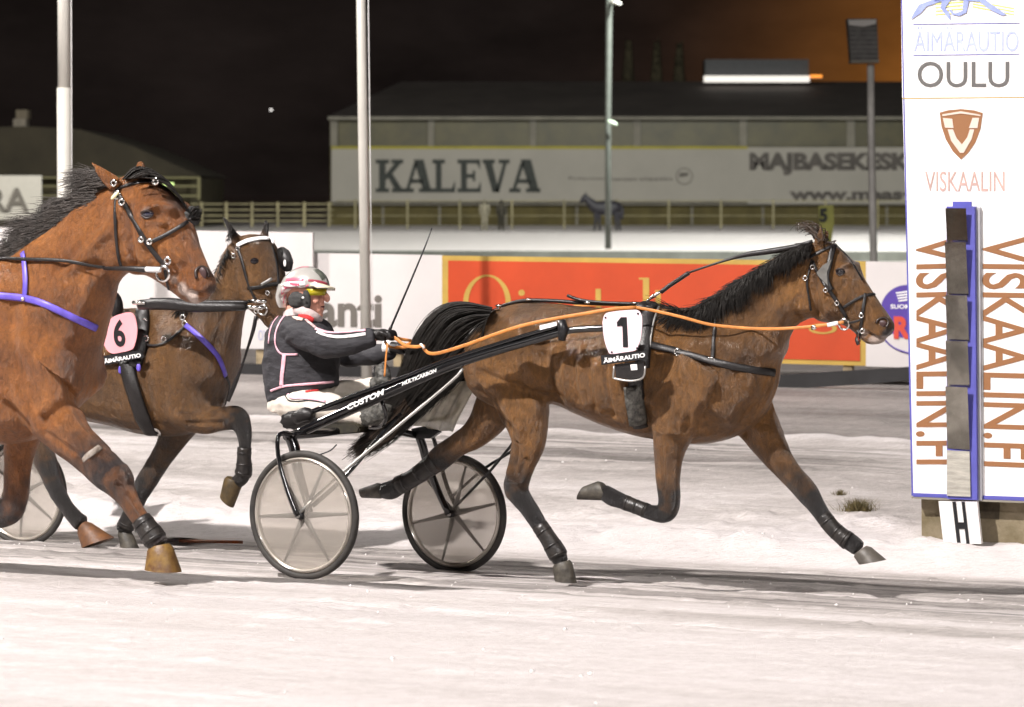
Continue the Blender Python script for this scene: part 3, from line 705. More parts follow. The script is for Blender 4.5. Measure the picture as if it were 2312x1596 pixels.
put('bird_mark', bm_mesh(gb), M['wht_txt'], pn, smooth=False)
text_px('logo_words', 'SUOMEN', 2011, 687, 2076, 697, VB - .010, M['wht_txt'], pn, bold=0.02)
text_px('red_letters', 'R', 2018, 714, 2056, 765, VB - .010, M['redp'], pn, bold=0.05)
tube_obj('blue_arc', [P(1988, 750, VB - .01), P(2002, 772, VB - .01), P(2024, 788, VB - .01), P(2060, 800, VB - .01)], .008, M['bluep'], pn, n=6, k=4)

ke = prism_obj('kerb_edging', vpoly([(-200, 806), (500, 820), (1200, 834), (1755, 846), (1960, 834), (2070, 827), (2600, 812), (2600, 846), (2070, 857), (1960, 867), (1755, 880), (1200, 870), (500, 857), (-200, 842)], VB - .5), NV * .04, mat('black_rubber_edging', (0.018, 0.017, 0.018), 0.7, var=0.3, vscale=3), origin=P(1200, 870, VB - .5))
tag(ke, 'low black edging strip running below the advertising boards', 'edging')

# ---------------------------------------------------------------- finish tower
VT = 19.62
tw = thing('finish_tower', P(2190, 1255, VT), 'tall white finish line tower with brown vertical lettering and a mirror strip', 'tower')
M['tower'] = mat('tower_white', (0.93, 0.915, 0.91), 0.45, var=0.01)
M['tblue'] = mat('tower_blue_edge', (0.10, 0.10, 0.42), 0.5, var=0.1)
bs = prism_obj('base', vpoly([(2080, 1126), (2480, 1140), (2480, 1300), (2082, 1290)], VT + .10), NV * .4, M['concrete'], tw)
prism_obj('painted_niche', vpoly([(2210, 1134), (2258, 1136), (2256, 1172), (2210, 1170)], VT + .098), NV * -.003, mat('niche_shade', (0.07, 0.055, 0.035), 0.9, var=0.4, vscale=14), bs)  # flat dark sheet painting the shade inside a niche
up = prism_obj('panel', vpoly([(2031, -260), (2460, -260), (2466, 217), (2037, 221)], VT), NV * .30, M['tower'], tw)
mid = prism_obj('panel', vpoly([(2037.5, 223), (2466, 219), (2470, 455), (2044, 456)], VT), NV * .30, M['tower'], tw)
lo_ = prism_obj('panel', vpoly([(2044, 456.5), (2470, 455.5), (2476, 1135), (2062, 1119)], VT), NV * .30, M['tower'], tw)
prism_obj('blue_edge', vpoly([(2029, -260), (2031, -260), (2062, 1119), (2058, 1119)], VT - .002), NV * .30, M['tblue'], tw)
prism_obj('seam', vpoly([(2037, 221), (2466, 217.2), (2466, 219), (2037, 223)], VT - .003), NV * .05, M['gold'], tw)
prism_obj('bottom_band', vpoly([(2062, 1113), (2476, 1128), (2476, 1137), (2062, 1121)], VT - .006), NV * .01, M['tblue'], tw)
prism_obj('bottom_rim', vpoly([(2058, 1122), (2476, 1138), (2476, 1142), (2058, 1126)], VT - .02), NV * .32, M['trim'], tw)
# mirror box between the two lettered strips
prism_obj('blue_cap', vpoly([(2151, 455), (2193, 455), (2193, 468), (2151, 468)], VT - .008), NV * .006, M['tblue'], tw)
mb_ = prism_obj('mirror_frame', vpoly([(2137, 466), (2200, 466), (2206, 1129), (2138, 1126)], VT - .06), NV * .055, M['tblue'], tw)
prism_obj('side_post', vpoly([(2200, 468), (2212, 468), (2216, 1130), (2206, 1130)], VT - .03), NV * .028, mat('grey_post', (0.42, 0.42, 0.44), 0.5, 0.2, var=0.1), tw)
mm = mat('mirror_glass', (0.55, 0.53, 0.47), 0.14, 1.0, var=0.25, vscale=5, bump=0.12, bscale=7)
q = vpoly([(2138, 470), (2186, 470), (2191, 1015), (2139, 1012)], VT - .064)
bm = bmesh.new(); ns = 5
cuts = [0, .14, .36, .55, .74, 1]
for k_ in range(ns):                                    # mirror cut into sheets, tilted down to pick up the lit snow
    a0, a1 = cuts[k_], cuts[k_ + 1]
    L0, L1 = q[0].lerp(q[3], a0), q[0].lerp(q[3], a1); R0, R1 = q[1].lerp(q[2], a0), q[1].lerp(q[2], a1)
    dn = (L0 - L1).length * math.tan(math.radians(8.5 - 4.0 * k_ / ns)); yw = random.uniform(.004, .016)
    prism(bm, [L0 - NV * dn, R0 - NV * (yw + dn), R1 - NV * yw, L1], NV * .003)
put('mirror', bm_mesh(bm), mm, mb_, smooth=False)
prism_obj('lower_sheet', vpoly([(2139, 1016), (2190, 1019), (2192, 1121), (2139, 1119)], VT - .064), NV * -.01, mat('grey_weathered_panel', (0.42, 0.40, 0.35), 0.7, var=0.25, vscale=8, bump=0.4, stretch=(1, 1, 6)), mb_)
# lettering
text('lettering', 'VISKAALIN.FI', P(2068, 1048, VT), P(2168, 1048, VT) - P(2068, 1048, VT), P(2068, 535, VT) - P(2068, 1048, VT), M['brown_txt'], lo_, bold=0.012, thick=.004, rot=-90)
text('lettering', 'VISKAALIN.FI', P(2221, 1052, VT), P(2322, 1056, VT) - P(2221, 1052, VT), P(2217, 533, VT) - P(2221, 1052, VT), M['brown_txt'], lo_, bold=0.012, thick=.004, rot=-90)
M['paletxt'] = mat('faded_brown_print', (0.56, 0.38, 0.34), 0.5, var=0.15, vscale=12)
M['palebl'] = mat('faded_blue_print', (0.44, 0.50, 0.80), 0.5, var=0.12, vscale=12)
text_px('brand_word', 'VISKAALIN', 2089, 387, 2268, 432, VT, M['paletxt'], mid, thick=.004)
text_px('town_name', 'OULU', 2072, 139, 2279, 197, VT, mat('dark_grey_print', (0.13, 0.125, 0.12), 0.5), up, bold=0.004, thick=.004)
text_px('track_name', 'ÄIMÄRAUTIO', 2064, 60, 2300, 116, VT, M['palebl'], up, bold=0.0, thick=.004)
for y_ in (53, 123):
    prism_obj('rule', vpoly([(2062, y_ + 1), (2302, y_ - 2), (2302, y_ - .3), (2062, y_ + 2.6)], VT - .001), NV * -.003, M['tblue'], up)
def flat_poly(name, polys, v, mt, parent, th=.004):
    bm = bmesh.new()
    for pl in polys: prism(bm, vpoly(pl, v), NV * -th)
    return put(name, bm_mesh(bm), mt, parent, smooth=False)
# trotting-horse emblem, only its legs are in the picture
emb = mat('blue_emblem', (0.30, 0.36, 0.72), 0.5, var=0.15, vscale=10)
flat_poly('horse_emblem', [[(2100, -60), (2190, -66), (2225, -20), (2210, 4), (2160, -2), (2110, 4)],
    [(2110, -2), (2128, 2), (2092, 14), (2078, 30), (2056, 44), (2064, 28), (2076, 10)],
    [(2128, -4), (2146, 0), (2134, 18), (2144, 30), (2146, 46), (2136, 34), (2124, 18)],
    [(2176, -4), (2188, 0), (2182, 28), (2166, 36), (2150, 32), (2142, 22), (2148, 22), (2156, 30), (2174, 24)],
    [(2200, -6), (2216, -8), (2242, 12), (2272, 32), (2264, 35), (2236, 22)],
    [(2204, -50), (2250, -96), (2272, -90), (2276, -70), (2256, -76), (2224, -24)]], VT - .006, emb, up)
flat_poly('yellow_streaks', [[(2196, 1 + k_ * 6), (2290, 18 + k_ * 7), (2290, 20 + k_ * 7), (2196, 3.5 + k_ * 6)] for k_ in range(3)] + [[(2112, 8 + k_ * 8), (2180, 2 + k_ * 8), (2180, 4.5 + k_ * 8), (2112, 10 + k_ * 8)] for k_ in range(4)], VT - .002, mat('yellow_streak', (0.88, 0.82, 0.20), 0.5), up, .003)
# shield logo
sh = [(2122, 254), (2140, 249), (2170, 246), (2200, 249), (2219, 255), (2214, 290), (2202, 322), (2186, 345), (2170, 360), (2152, 342), (2136, 315), (2126, 285)]
so = flat_poly('shield_logo', [sh], VT - .001, M['brown_txt'], mid)
flat_poly('shield_detail', [[(2128, 258), (2170, 251), (2214, 259), (2214, 262), (2170, 256), (2128, 262)],
    [(2129, 266), (2150, 268), (2153, 289), (2134, 288)], [(2196, 266), (2211, 266), (2207, 289), (2188, 289)],
    [(2140, 292), (2152, 292), (2160, 312), (2172, 326), (2184, 310), (2190, 292), (2200, 292), (2194, 314), (2176, 345), (2168, 345), (2148, 318)]], VT - .006, mat('pale_brown_print', (0.72, 0.60, 0.52), 0.5), so, .003)
# H board
hs = thing('letter_board', P(2170, 1228, VT - .1), 'small leaning white board with black letter H at the tower foot', 'sign')
hp = prism_obj('board', vpoly([(2119, 1132), (2206, 1133), (2216, 1228), (2130, 1227)], VT - .07), NV * .03, M['white'], hs)
hq = lambda a, c: (2119 + 87 * a + (11 * c), 1132.5 + 95 * c)
flat_poly('letter', [[hq(.36, 0), hq(.45, 0), hq(.45, 1), hq(.36, 1)], [hq(.60, 0), hq(.68, 0), hq(.68, 1), hq(.60, 1)], [hq(.45, .49), hq(.60, .49), hq(.60, .65), hq(.45, .65)]], VT - .072, M['black'], hp)

# dry grass tufts poking out of the snow
def tuft(px, py, r, n, label):
    g = G(px, py); g.z = float(relief(np.array([g.x]), np.array([g.dot(NV)]))[0][0]); m_ = mpp(g); bm = bmesh.new()
    for k_ in range(n):
        a = random.uniform(0, 6.28); d = abs(random.gauss(0, .5)) * r * m_
        p0 = g + Vector((math.cos(a) * d * 1.2, math.sin(a) * d * .8, -.01)); hh = random.uniform(.4, 1.1) * r * m_ * 1.25
        lean = Vector((random.gauss(0, .5), random.gauss(0, .4), 1)) * hh
        sd = Vector((random.uniform(-1, 1), random.uniform(-1, 1), 0)).normalized() * .003
        a_, b_, c_ = bm.verts.new(p0 - sd), bm.verts.new(p0 + sd), bm.verts.new(p0 + lean)
        bm.faces.new((a_, b_, c_))
    me = bpy.data.meshes.new('t'); bm.to_mesh(me); bm.free()
    o = put('grass_tuft', me, M['tuft'], origin=g); tag(o, label, 'grass tuft')
M['tuft'] = mat('dry_grass', (0.15, 0.115, 0.045), 0.8, var=0.5, c2=(0.07, 0.06, 0.025), vscale=30)
tuft(1938, 1152, 30, 600, 'larger dry grass tuft in the snow left of the tower base')
tuft(1897, 1122, 14, 160, 'smaller dry grass sprig in the snow left of the large tuft')
# orange marker pole lying in the snow
o = tube_obj('marker_stick', [G(405, 1228) + Vector((0, 0, .02)), G(548, 1231) + Vector((0, 0, .02))], .010, mat('orange_stick', (0.62, 0.16, 0.05), 0.6, c2=(0.40, 0.25, 0.18), vscale=9), origin=G(470, 1230))
tag(o, 'thin orange stick lying on the snow left of the near wheel', 'stick')

# loose crumbs of snow thrown over the track
cb = bmesh.new()
for _ in range(500):
    X_ = random.uniform(-4.2, 4.2); v_ = random.choice((random.uniform(9.5, 18.6), random.uniform(15, 19.6)))
    if -3.8 < X_ and random.random() < .15: v_ = random.uniform(19.5, 24)
    Yp = (v_ - math.sin(YAW) * X_) / math.cos(YAW); zz = float(relief(np.array([X_]), np.array([v_]))[0][0]); r_ = abs(random.gauss(0, .004)) + .002
    c0 = Vector((X_, Yp, zz + r_ * .3)); dirs = [Vector((1, 0, 0)), Vector((0, 1, 0)), Vector((-1, 0, 0)), Vector((0, -1, 0))]
    vs = [cb.verts.new(c0 + d * r_ * random.uniform(.7, 1.5)) for d in dirs] + [cb.verts.new(c0 + Vector((0, 0, r_ * random.uniform(.6, 1.2)))), cb.verts.new(c0 - Vector((0, 0, r_)))]
    for i in range(4): cb.faces.new((vs[i], vs[(i + 1) % 4], vs[4])); cb.faces.new((vs[(i + 1) % 4], vs[i], vs[5]))
me = bpy.data.meshes.new('crumbs'); cb.to_mesh(me); cb.free()
tag(put('snow_crumbs', me, mat('clean_snow', (0.84, 0.80, 0.79), 0.8, var=.1)), 'loose crumbs of snow scattered over the track', 'snow crumbs', kind='stuff')
# ---------------------------------------------------------------- horses
def remeshed(bm, voxel, smooth=4):
    me = bm_mesh(bm); o = bpy.data.objects.new('tmp', me); COL.objects.link(o)
    r = o.modifiers.new('r', 'REMESH'); r.mode = 'VOXEL'; r.voxel_size = voxel; r.adaptivity = 0
    s = o.modifiers.new('s', 'SMOOTH'); s.factor = 0.5; s.iterations = smooth
    dg = bpy.context.evaluated_depsgraph_get(); dg.update()
    out = bpy.data.meshes.new_from_object(o.evaluated_get(dg)); bpy.data.objects.remove(o); return out
def arr(me, what='co'):
    a = np.zeros(len(me.vertices) * 3)
    if what == 'co': me.vertices.foreach_get('co', a)
    else: me.vertex_normals.foreach_get('vector', a)
    return a.reshape(-1, 3)
nvn = np.array(NV); tvn = np.array(TV)
def seg_dist(p, pts):
    """distance of p (n,k) to a polyline"""
    d = np.full(len(p), 1e9)
    for a, b in zip(pts[:-1], pts[1:]):
        ab = b - a; t_ = np.clip(((p - a) @ ab) / max(ab @ ab, 1e-12), 0, 1)
        d = np.minimum(d, np.linalg.norm(p - (a + t_[:, None] * ab), axis=1))
    return d
class Horse:
    def __init__(s, name, v0, coat, label, torso, head, legs, ears, grooves, voxel=.0105, dark_extra=(), pale=(), group=None, ear_mat=None):
        s.v0 = v0; bm = bmesh.new(); s.bmpx = {}
        for rows, egg in ((torso, .22), (head, -.12)):
            R = []
            for r in catmull(rows, 5):
                top = P(r[0], r[1], v0); bot = P(r[2], r[3], v0); A = (top - bot) / 2
                R.append(ellring((top + bot) / 2, A, NV * max(r[4], .01), 26, egg))
            loft(bm, R)
        dark_lines = []
        for L in legs:
            w_ = L['w']; q = catmull(L['pts'], 5)
            pts = [P(r[0], r[1], v0 - w_ * (L.get('spread', 1))) for r in q]; T = frames(pts); R = []
            for p, t_, r in zip(pts, T, q):
                a = t_.cross(NV).normalized(); rr = max(r[2] * mpp(p), .012)
                lat = min(rr * .86, .12) if rr > .06 else rr * .9
                R.append(ellring(p, a * rr, NV * lat, 18))
            loft(bm, R)
            dkv = np.interp(np.linspace(0, 1, len(pts)), np.linspace(0, 1, len(L['dk'])), L['dk'])
            k0 = max(0, int(np.argmax(dkv > 0)) - 1)
            dark_lines.append((np.array([list(p) for p in pts[k0:]]), [r[2] * mpp(pts[0]) for r in q[k0:]], dkv[k0:]))
            s.last = pts
        for e in ears:
            pts = [P(a, c, v0 - w_) for a, c, r, w_ in e]; rr = [r * mpp(pts[0]) for a, c, r, w_ in e]
            q = catmull([list(p) + [x] for p, x in zip(pts, rr)], 4)
            pp = [Vector(x[:3]) for x in q]; tube(bm, pp, [max(x[3], .004) for x in q], 12, .55, NV)
        me = remeshed(bm, voxel, 5)
        co = arr(me); no = arr(me, 'no')
        uz = np.stack([co @ tvn, co[:, 2]], 1)
        facing = np.clip(np.abs(no @ nvn) * 1.3, 0, 1)
        disp = np.zeros(len(co))
        for pts, wd, amp in grooves:
            pl = np.array([[P(a, c, v0 - .2).dot(TV), P(a, c, v0 - .2).z] for a, c in pts])
            d = seg_dist(uz, pl); disp += amp * 2.0 * np.exp(-(d / wd) ** 2) * facing
        # fine skin waviness
        disp += (fbm(uz[:, 0] * 6 + 5, uz[:, 1] * 6, 4) - .5) * .030 * facing
        disp += (vnoise(uz[:, 0] * 34 + uz[:, 1] * 9, uz[:, 1] * 7) - .5) * .0045 * facing * sstep(.4, .7, vnoise(uz[:, 0] * 2.2 + 3, uz[:, 1] * 2.4))
        co = co + no * disp[:, None]
        me.vertices.foreach_set('co', co.ravel())
        dark = np.zeros(len(co)); wob = (fbm(uz[:, 0] * 22, uz[:, 1] * 22, 3) - .5)
        for pts, rr, dkv in dark_lines:
            best = np.full(len(co), 1e9); val = np.zeros(len(co))
            for i, (a, b) in enumerate(zip(pts[:-1], pts[1:])):
                ab = b - a; L_ = np.linalg.norm(ab); t_ = np.clip(((co - a) @ ab) / max(L_ * L_, 1e-12), 0, 1)
                dd = np.linalg.norm(co - (a + t_[:, None] * ab), axis=1); k = dd < best
                best[k] = dd[k]; val[k] = dkv[i] + (dkv[i + 1] - dkv[i]) * t_[k]
            m_ = 1 - sstep(max(rr) * 1.1, max(rr) * 1.5 + .03, best + wob * .05)
            dark = np.maximum(dark, m_ * np.clip(val + wob * .9 * (val > .02) * (val < .97), 0, 1))
        for (a, c, r, am) in dark_extra:
            p = P(a, c, v0 - .08); q2 = np.array([p.dot(TV), p.z]); R_ = r * mpp(p)
            d = np.linalg.norm(uz - q2, axis=1); dark = np.maximum(dark, am * (1 - sstep(R_ * .6, R_ * 1.1, d + wob * R_ * .6)))
        pal = np.zeros(len(co))
        for (a, c, r, am) in pale:
            p = P(a, c, v0 - .06); q2 = np.array([p.dot(TV), p.z]); R_ = r * mpp(p)
            d = np.linalg.norm(uz - q2, axis=1); pal = np.maximum(pal, am * (1 - sstep(R_ * .5, R_ * 1.1, d + wob * R_ * .9)))
        for nm, v in (('dark', dark), ('pale', pal)):
            a_ = me.attributes.new(nm, 'FLOAT', 'POINT'); a_.data.foreach_set('value', v.astype(np.float32))
        ctr = P(torso[len(torso) // 3][0], 1270, v0)
        vv = ctr.dot(NV); base = Vector((ctr.x, ctr.y, float(gz(vv))))
        s.body = put(name, me, coat, origin=base); tag(s.body, label, 'horse', group)
        bmw = bmesh.new(); bmw.from_mesh(me); bmesh.ops.transform(bmw, matrix=Matrix.Translation(base), verts=bmw.verts)
        s.bvh = BVHTree.FromBMesh(bmw); bmw.free()
        for L in legs:
            if 'hoof' in L:
                c1, c2, d1, d2 = L['hoof']; w_ = L['w']; wm = L.get('hoofmat', M['hoofdk'])
                R = []
                for t_ in (-.18, 0, .33, .7, 1.0):
                    ea = (c1[0] + (d1[0] - c1[0]) * t_, c1[1] + (d1[1] - c1[1]) * t_); eb = (c2[0] + (d2[0] - c2[0]) * t_, c2[1] + (d2[1] - c2[1]) * t_)
                    pa, pb = P(*ea, v0 - w_), P(*eb, v0 - w_); A = (pb - pa) / 2; k_ = .8 if t_ < 0 else 1
                    R.append(ellring((pa + pb) / 2, A * k_, NV * A.length * .86 * k_, 20))
                bh = bmesh.new(); loft(bh, R); h = put('hoof', bm_mesh(bh), wm, s.body); split_smooth(h, 50)
    def hit(s, px, py, off=.0):
        d = ray(px, py).normalized(); loc, n, i, ds = s.bvh.ray_cast(CP, d)
        if loc is None:
            loc = P(px, py, s.v0 - .1); n = -NV
        return loc + n * off, n
    def strap(s, name, pts, w_, mt, parent, off=.006, k=4, thick=.35, free=()):
        """flat strap laid on the body; pts in picture units, w_ half width in metres"""
        q = catmull([list(p) for p in pts], k); P3 = []; Nn = []
        for p in q:
            l, n = s.hit(p[0], p[1], off); P3.append(l); Nn.append(n)
        # even out depth jumps
        for it in range(2):
            P3 = [P3[0]] + [(P3[i - 1] + P3[i] * 2 + P3[i + 1]) / 4 for i in range(1, len(P3) - 1)] + [P3[-1]]
        bm = bmesh.new(); T = frames(P3); R = []
        for p, t_, n in zip(P3, T, Nn):
            a = t_.cross(n); a = a.normalized() if a.length > 1e-4 else Vector((0, 0, 1)); b_ = a.cross(t_).normalized()
            R.append(ellring(p, a * w_, b_ * w_ * thick, 8))
        loft(bm, R); return put(name, bm_mesh(bm), mt, parent)
    def ball(s, name, px, py, r, mt, parent=None, depth=0.0, fl=(1, 1, 1)):
        l, n = s.hit(px, py, depth); bm = bmesh.new()
        blob(bm, l, TV * r * fl[0], NV * r * fl[1], Vector((0, 0, r * fl[2])), 16, 10)
        return put(name, bm_mesh(bm), mt, parent or s.body)
    def ring(s, name, px, py, r, th, mt, parent, off=.012):
        l, n = s.hit(px, py, off); bm = bmesh.new(); R = []
        for j in range(20):
            a = 2 * math.pi * j / 20; c = l + (TV * math.cos(a) + Vector((0, 0, 1)) * math.sin(a)) * r
            o_ = (c - l).normalized(); R.append(ellring(c, o_ * th, NV * th, 8))
        loft(bm, R, closed=True); return put(name, bm_mesh(bm), mt, parent)

M['manegrey'] = mat('greyish_mane_hair', (0.055, 0.046, 0.040), 0.65, var=0.5, vscale=12)
def hair_mesh(strands, r0=.0035, tip=.0008, nside=3):
    bm = bmesh.new()
    for pts, s_ in strands:
        n = len(pts); tube(bm, pts, [r0 * s_ * (1 - (i / (n - 1)) ** 2) + tip for i in range(n)], nside, cap=False)
    return bm_mesh(bm)
def path_hair(paths, n, v, spread, wv, jitter=.5, klen=(.7, 1.0), vfun=None):
    """strands interpolated between guide paths (lists of equal length in picture units)"""
    out = []
    for _ in range(n):
        t_ = random.random() * (len(paths) - 1); i = min(int(t_), len(paths) - 2); f = t_ - i
        A, B = paths[i], paths[i + 1]; w0 = random.gauss(0, spread); ph = random.random() * 6.28; am = random.uniform(0, 1) * jitter
        L = random.uniform(*klen); g = catmull([[a[0] + (b[0] - a[0]) * f, a[1] + (b[1] - a[1]) * f] for a, b in zip(A, B)], 4)
        m = max(3, int(len(g) * L)); g = g[:m]; pts = []
        for j, (x, y) in enumerate(g):
            u_ = j / (m - 1); ww = w0 * (1 - .3 * u_) + math.sin(ph + u_ * 5) * .01 * am * 2
            pts.append(P(x + math.sin(ph + u_ * 6) * am * wv * u_, y + math.cos(ph * 1.3 + u_ * 5) * am * wv * u_, v - ww))
        out.append((pts, random.uniform(.7, 1.3)))
    return out
def crest_root(h, x, y):
    for k in range(60):
        yy = y - 35 + 2 * k
        loc, n, i, ds = h.bvh.ray_cast(CP, ray(x, yy).normalized())
        if loc is not None: return yy
    return y + 10
def crest_hair(h, crest, n, length, a0, a1, mt, absang=None, name='mane', r0=.0022, drape=.5, inset=10, grav=.5):
    """mane: thin hairs rooted just under the neck's top line; a share drapes over the near side,
    the rest is blown back between the angles a0..a1 (degrees from straight back, up positive)"""
    out = []; q = catmull(crest, 6); xs = np.array([p[0] for p in q]); o_ = np.argsort(xs)
    xr = np.linspace(xs.min(), xs.max(), 40); yr = [crest_root(h, x, np.interp(x, xs[o_], np.array([p[1] for p in q])[o_])) for x in xr]
    x0, x1 = xs.min(), xs.max()
    for _ in range(n):
        x = random.uniform(x0, x1); y = np.interp(x, xr, yr)
        sl = (np.interp(x + 8, xr, yr) - np.interp(x - 8, xr, yr)) / 16.0          # slope of the crest
        base = math.pi - math.atan(sl) * -1                                         # towards the withers
        near = random.random() < drape
        L = length * random.uniform(.45, 1.1) * (1.25 - .75 * (x - x0) / (x1 - x0) if not absang else 1) * (.45 + 1.0 * float(vnoise(np.array([x / 14.0]), np.array([3.3]))[0])); pts = []
        w_ = random.uniform(-.03, .05)
        if near: ang = math.radians(random.uniform(20, 75)); w_ += .02
        else: ang = -math.radians(random.uniform(a0, a1))
        dx, dy = math.cos(math.pi + math.atan(sl) - ang), math.sin(math.pi + math.atan(sl) - ang)
        if absang:
            f_ = (x - x0) / (x1 - x0); ga = math.radians(random.gauss(absang[0] + (absang[1] - absang[0]) * f_, 9)); dx, dy = math.cos(ga), -math.sin(ga)
            L *= .75 + .5 * (1 - abs(f_ - .5)); w_ = random.uniform(-.05, .06)
        ph = random.uniform(0, 6.28); y += random.uniform(2, inset)
        for u_ in np.linspace(0, 1, 6):
            xx = x + dx * L * u_ + math.sin(ph + u_ * 4) * L * .05 * u_
            yy = y + dy * L * u_ + grav * L * .35 * u_ * u_ + math.cos(ph + u_ * 4) * L * .05 * u_
            out_w = w_ + (.085 * math.sin(min(u_ * 1.2, 1) * 1.57) if near else .02 * u_)
            pts.append(P(xx, yy, h.v0 - out_w))
        out.append((pts, random.uniform(.7, 1.4)))
    return put(name, hair_mesh(out, r0, .0005), mt, h.body)

M['lid'] = mat('dark_lid_skin', (0.035, 0.022, 0.018), 0.4)
M['eye2'] = mat('blue_grey_eye', (0.022, 0.022, 0.045), 0.05, spec=1.0)
# ---------- foremost right horse
torso1 = [(1060, 770, 1066, 850, .09), (1078, 722, 1080, 885, .18), (1120, 698, 1118, 915, .25), (1180, 683, 1180, 935, .285), (1245, 684, 1245, 912, .275),
          (1310, 691, 1312, 936, .29), (1375, 694, 1375, 962, .30), (1440, 690, 1445, 985, .295), (1500, 690, 1520, 1000, .27), (1560, 694, 1612, 1000, .235),
          (1622, 662, 1700, 965, .205), (1672, 629, 1752, 885, .165), (1714, 602, 1766, 810, .13), (1760, 574, 1792, 745, .11), (1803, 553, 1822, 722, .10), (1834, 545, 1846, 716, .095)]
head1 = [(1826, 552, 1822, 660, .075), (1850, 543, 1828, 700, .10), (1876, 547, 1846, 724, .108), (1900, 562, 1872, 728, .105), (1926, 590, 1896, 731, .098),
         (1950, 626, 1920, 743, .082), (1974, 664, 1940, 760, .068), (1996, 698, 1956, 774, .062), (2014, 724, 1976, 778, .052), (2018, 742, 1995, 772, .025)]
legs1 = [
 dict(w=.15, dk=[0,0,0,0,0,.35,.85,1,1,1,1,1,1], pts=[(1150, 800, 62), (1160, 850, 72), (1175, 905, 66), (1190, 958, 52), (1192, 1005, 40), (1178, 1055, 30), (1166, 1098, 30), (1178, 1125, 24), (1196, 1150, 20), (1216, 1182, 18), (1238, 1216, 18), (1257, 1248, 21), (1268, 1272, 18)],
      hoof=((1249, 1281), (1291, 1271), (1254, 1311), (1301, 1316)), hoofmat=M['hoofdk']),
 dict(w=-.14, dk=[0,0,0,0,.35,.9,1,1,1,1,1], pts=[(1150, 820, 50), (1132, 880, 50), (1110, 935, 46), (1075, 978, 34), (1035, 1003, 27), (995, 1033, 29), (965, 1057, 22), (935, 1078, 19), (905, 1094, 20), (884, 1106, 22), (862, 1108, 18)],
      hoof=((852, 1090), (860, 1126), (812, 1104), (818, 1124))),
 dict(w=.15, dk=[0,0,0,0,.15,.5,.9,1,1,1,1,1,1], pts=[(1590, 820, 60), (1560, 880, 72), (1532, 940, 60), (1516, 990, 44), (1509, 1035, 35), (1508, 1085, 28), (1511, 1130, 25), (1503, 1158, 22), (1472, 1157, 17), (1436, 1144, 15), (1402, 1131, 17), (1380, 1122, 19), (1360, 1108, 17)],
      hoof=((1350, 1086), (1367, 1130), (1318, 1098), (1304, 1128)), hoofmat=M['hoofdk']),
 dict(w=-.12, dk=[0,0,0,.2,.6,.95,1,1,1,1,1], pts=[(1670, 880, 66), (1695, 930, 60), (1722, 980, 46), (1755, 1032, 35), (1790, 1076, 28), (1824, 1114, 27), (1846, 1146, 20), (1868, 1178, 18), (1896, 1206, 18), (1920, 1224, 21), (1940, 1240, 18)],
      hoof=((1929, 1257), (1966, 1235), (1941, 1274), (2000, 1264)), hoofmat=mat('grey_hoof', (0.095, 0.083, 0.07), 0.5, var=0.2, vscale=20, bump=0.2)),
]
gr1 = [([(1560, 740), (1640, 740), (1720, 700)], .05, -.010), ([(1600, 770), (1680, 800), (1740, 790)], .04, .008), ([(1590, 900), (1640, 940)], .045, .012), ([(1680, 850), (1700, 900)], .035, .012), ([(1650, 700), (1750, 640), (1810, 600)], .035, -.007), ([(1700, 730), (1790, 660)], .03, .007),
       ([(1140, 720), (1230, 720)], .05, .008), ([(1080, 790), (1105, 880)], .03, .008), ([(1200, 860), (1215, 930)], .03, .008), ([(1400, 780), (1440, 900)], .05, .006), ([(1480, 970), (1600, 985)], .02, .005), ([(1540, 900), (1525, 970)], .02, .006), ([(1575, 900), (1550, 975)], .016, -.006),
       ([(1738, 838), (1700, 915), (1640, 985)], .045, -.020), ([(1690, 760), (1640, 830), (1560, 930)], .05, .012),
       ([(1500, 760), (1470, 860), (1462, 950)], .05, -.012), ([(1462, 925), (1450, 1000)], .04, -.012),
       ([(1100, 842), (1170, 870), (1237, 898)], .03, -.014), ([(1235, 800), (1248, 860), (1255, 910)], .045, -.024), ([(1120, 760), (1180, 790), (1225, 850)], .05, .012),
       ([(1095, 880), (1120, 930), (1150, 965)], .03, -.016), ([(1150, 900), (1180, 960)], .05, .010),
       ([(1780, 720), (1752, 800), (1735, 840)], .03, -.014), ([(1700, 660), (1760, 700)], .06, .010), ([(1560, 790), (1600, 860)], .07, .014), ([(1535, 850), (1470, 915)], .03, .010),
       ([(1290, 820), (1296, 900)], .020, .011), ([(1325, 820), (1335, 915)], .020, .011), ([(1362, 830), (1372, 925)], .020, .011), ([(1310, 810), (1316, 900)], .016, -.009), ([(1345, 820), (1354, 915)], .016, -.009), ([(1385, 830), (1395, 935)], .016, -.009),
       ([(1845, 650), (1858, 695)], .05, .012), ([(1828, 630), (1824, 710)], .03, -.018), ([(1888, 600), (1912, 612)], .03, .010), ([(1900, 640), (1955, 690)], .03, -.007), ([(1640, 960), (1700, 985)], .03, .008),
       ([(1505, 1010), (1503, 1070)], .02, .006), ([(1190, 1040), (1170, 1080)], .015, -.005), ([(1172, 1090), (1150, 1082)], .012, .008), ([(1938, 757), (1965, 768), (1990, 764)], .010, -.010), ([(1925, 748), (1945, 760)], .014, -.006),
 ([(1880, 604), (1897, 600), (1912, 606)], .012, .009), ([(1885, 628), (1905, 632)], .012, .005), ([(1905, 640), (1940, 668), (1965, 690)], .02, .006), ([(1206, 1170), (1240, 1222)], .008, -.006), ([(1858, 1165), (1900, 1212)], .008, -.006), ([(1440, 1145), (1400, 1130)], .007, -.005), ([(1150, 1010), (1148, 1070)], .014, .008), ([(1170, 1000), (1163, 1070)], .010, -.008), ([(1500, 1010), (1500, 1100)], .010, -.007), ([(1745, 1020), (1790, 1080)], .010, -.006)]
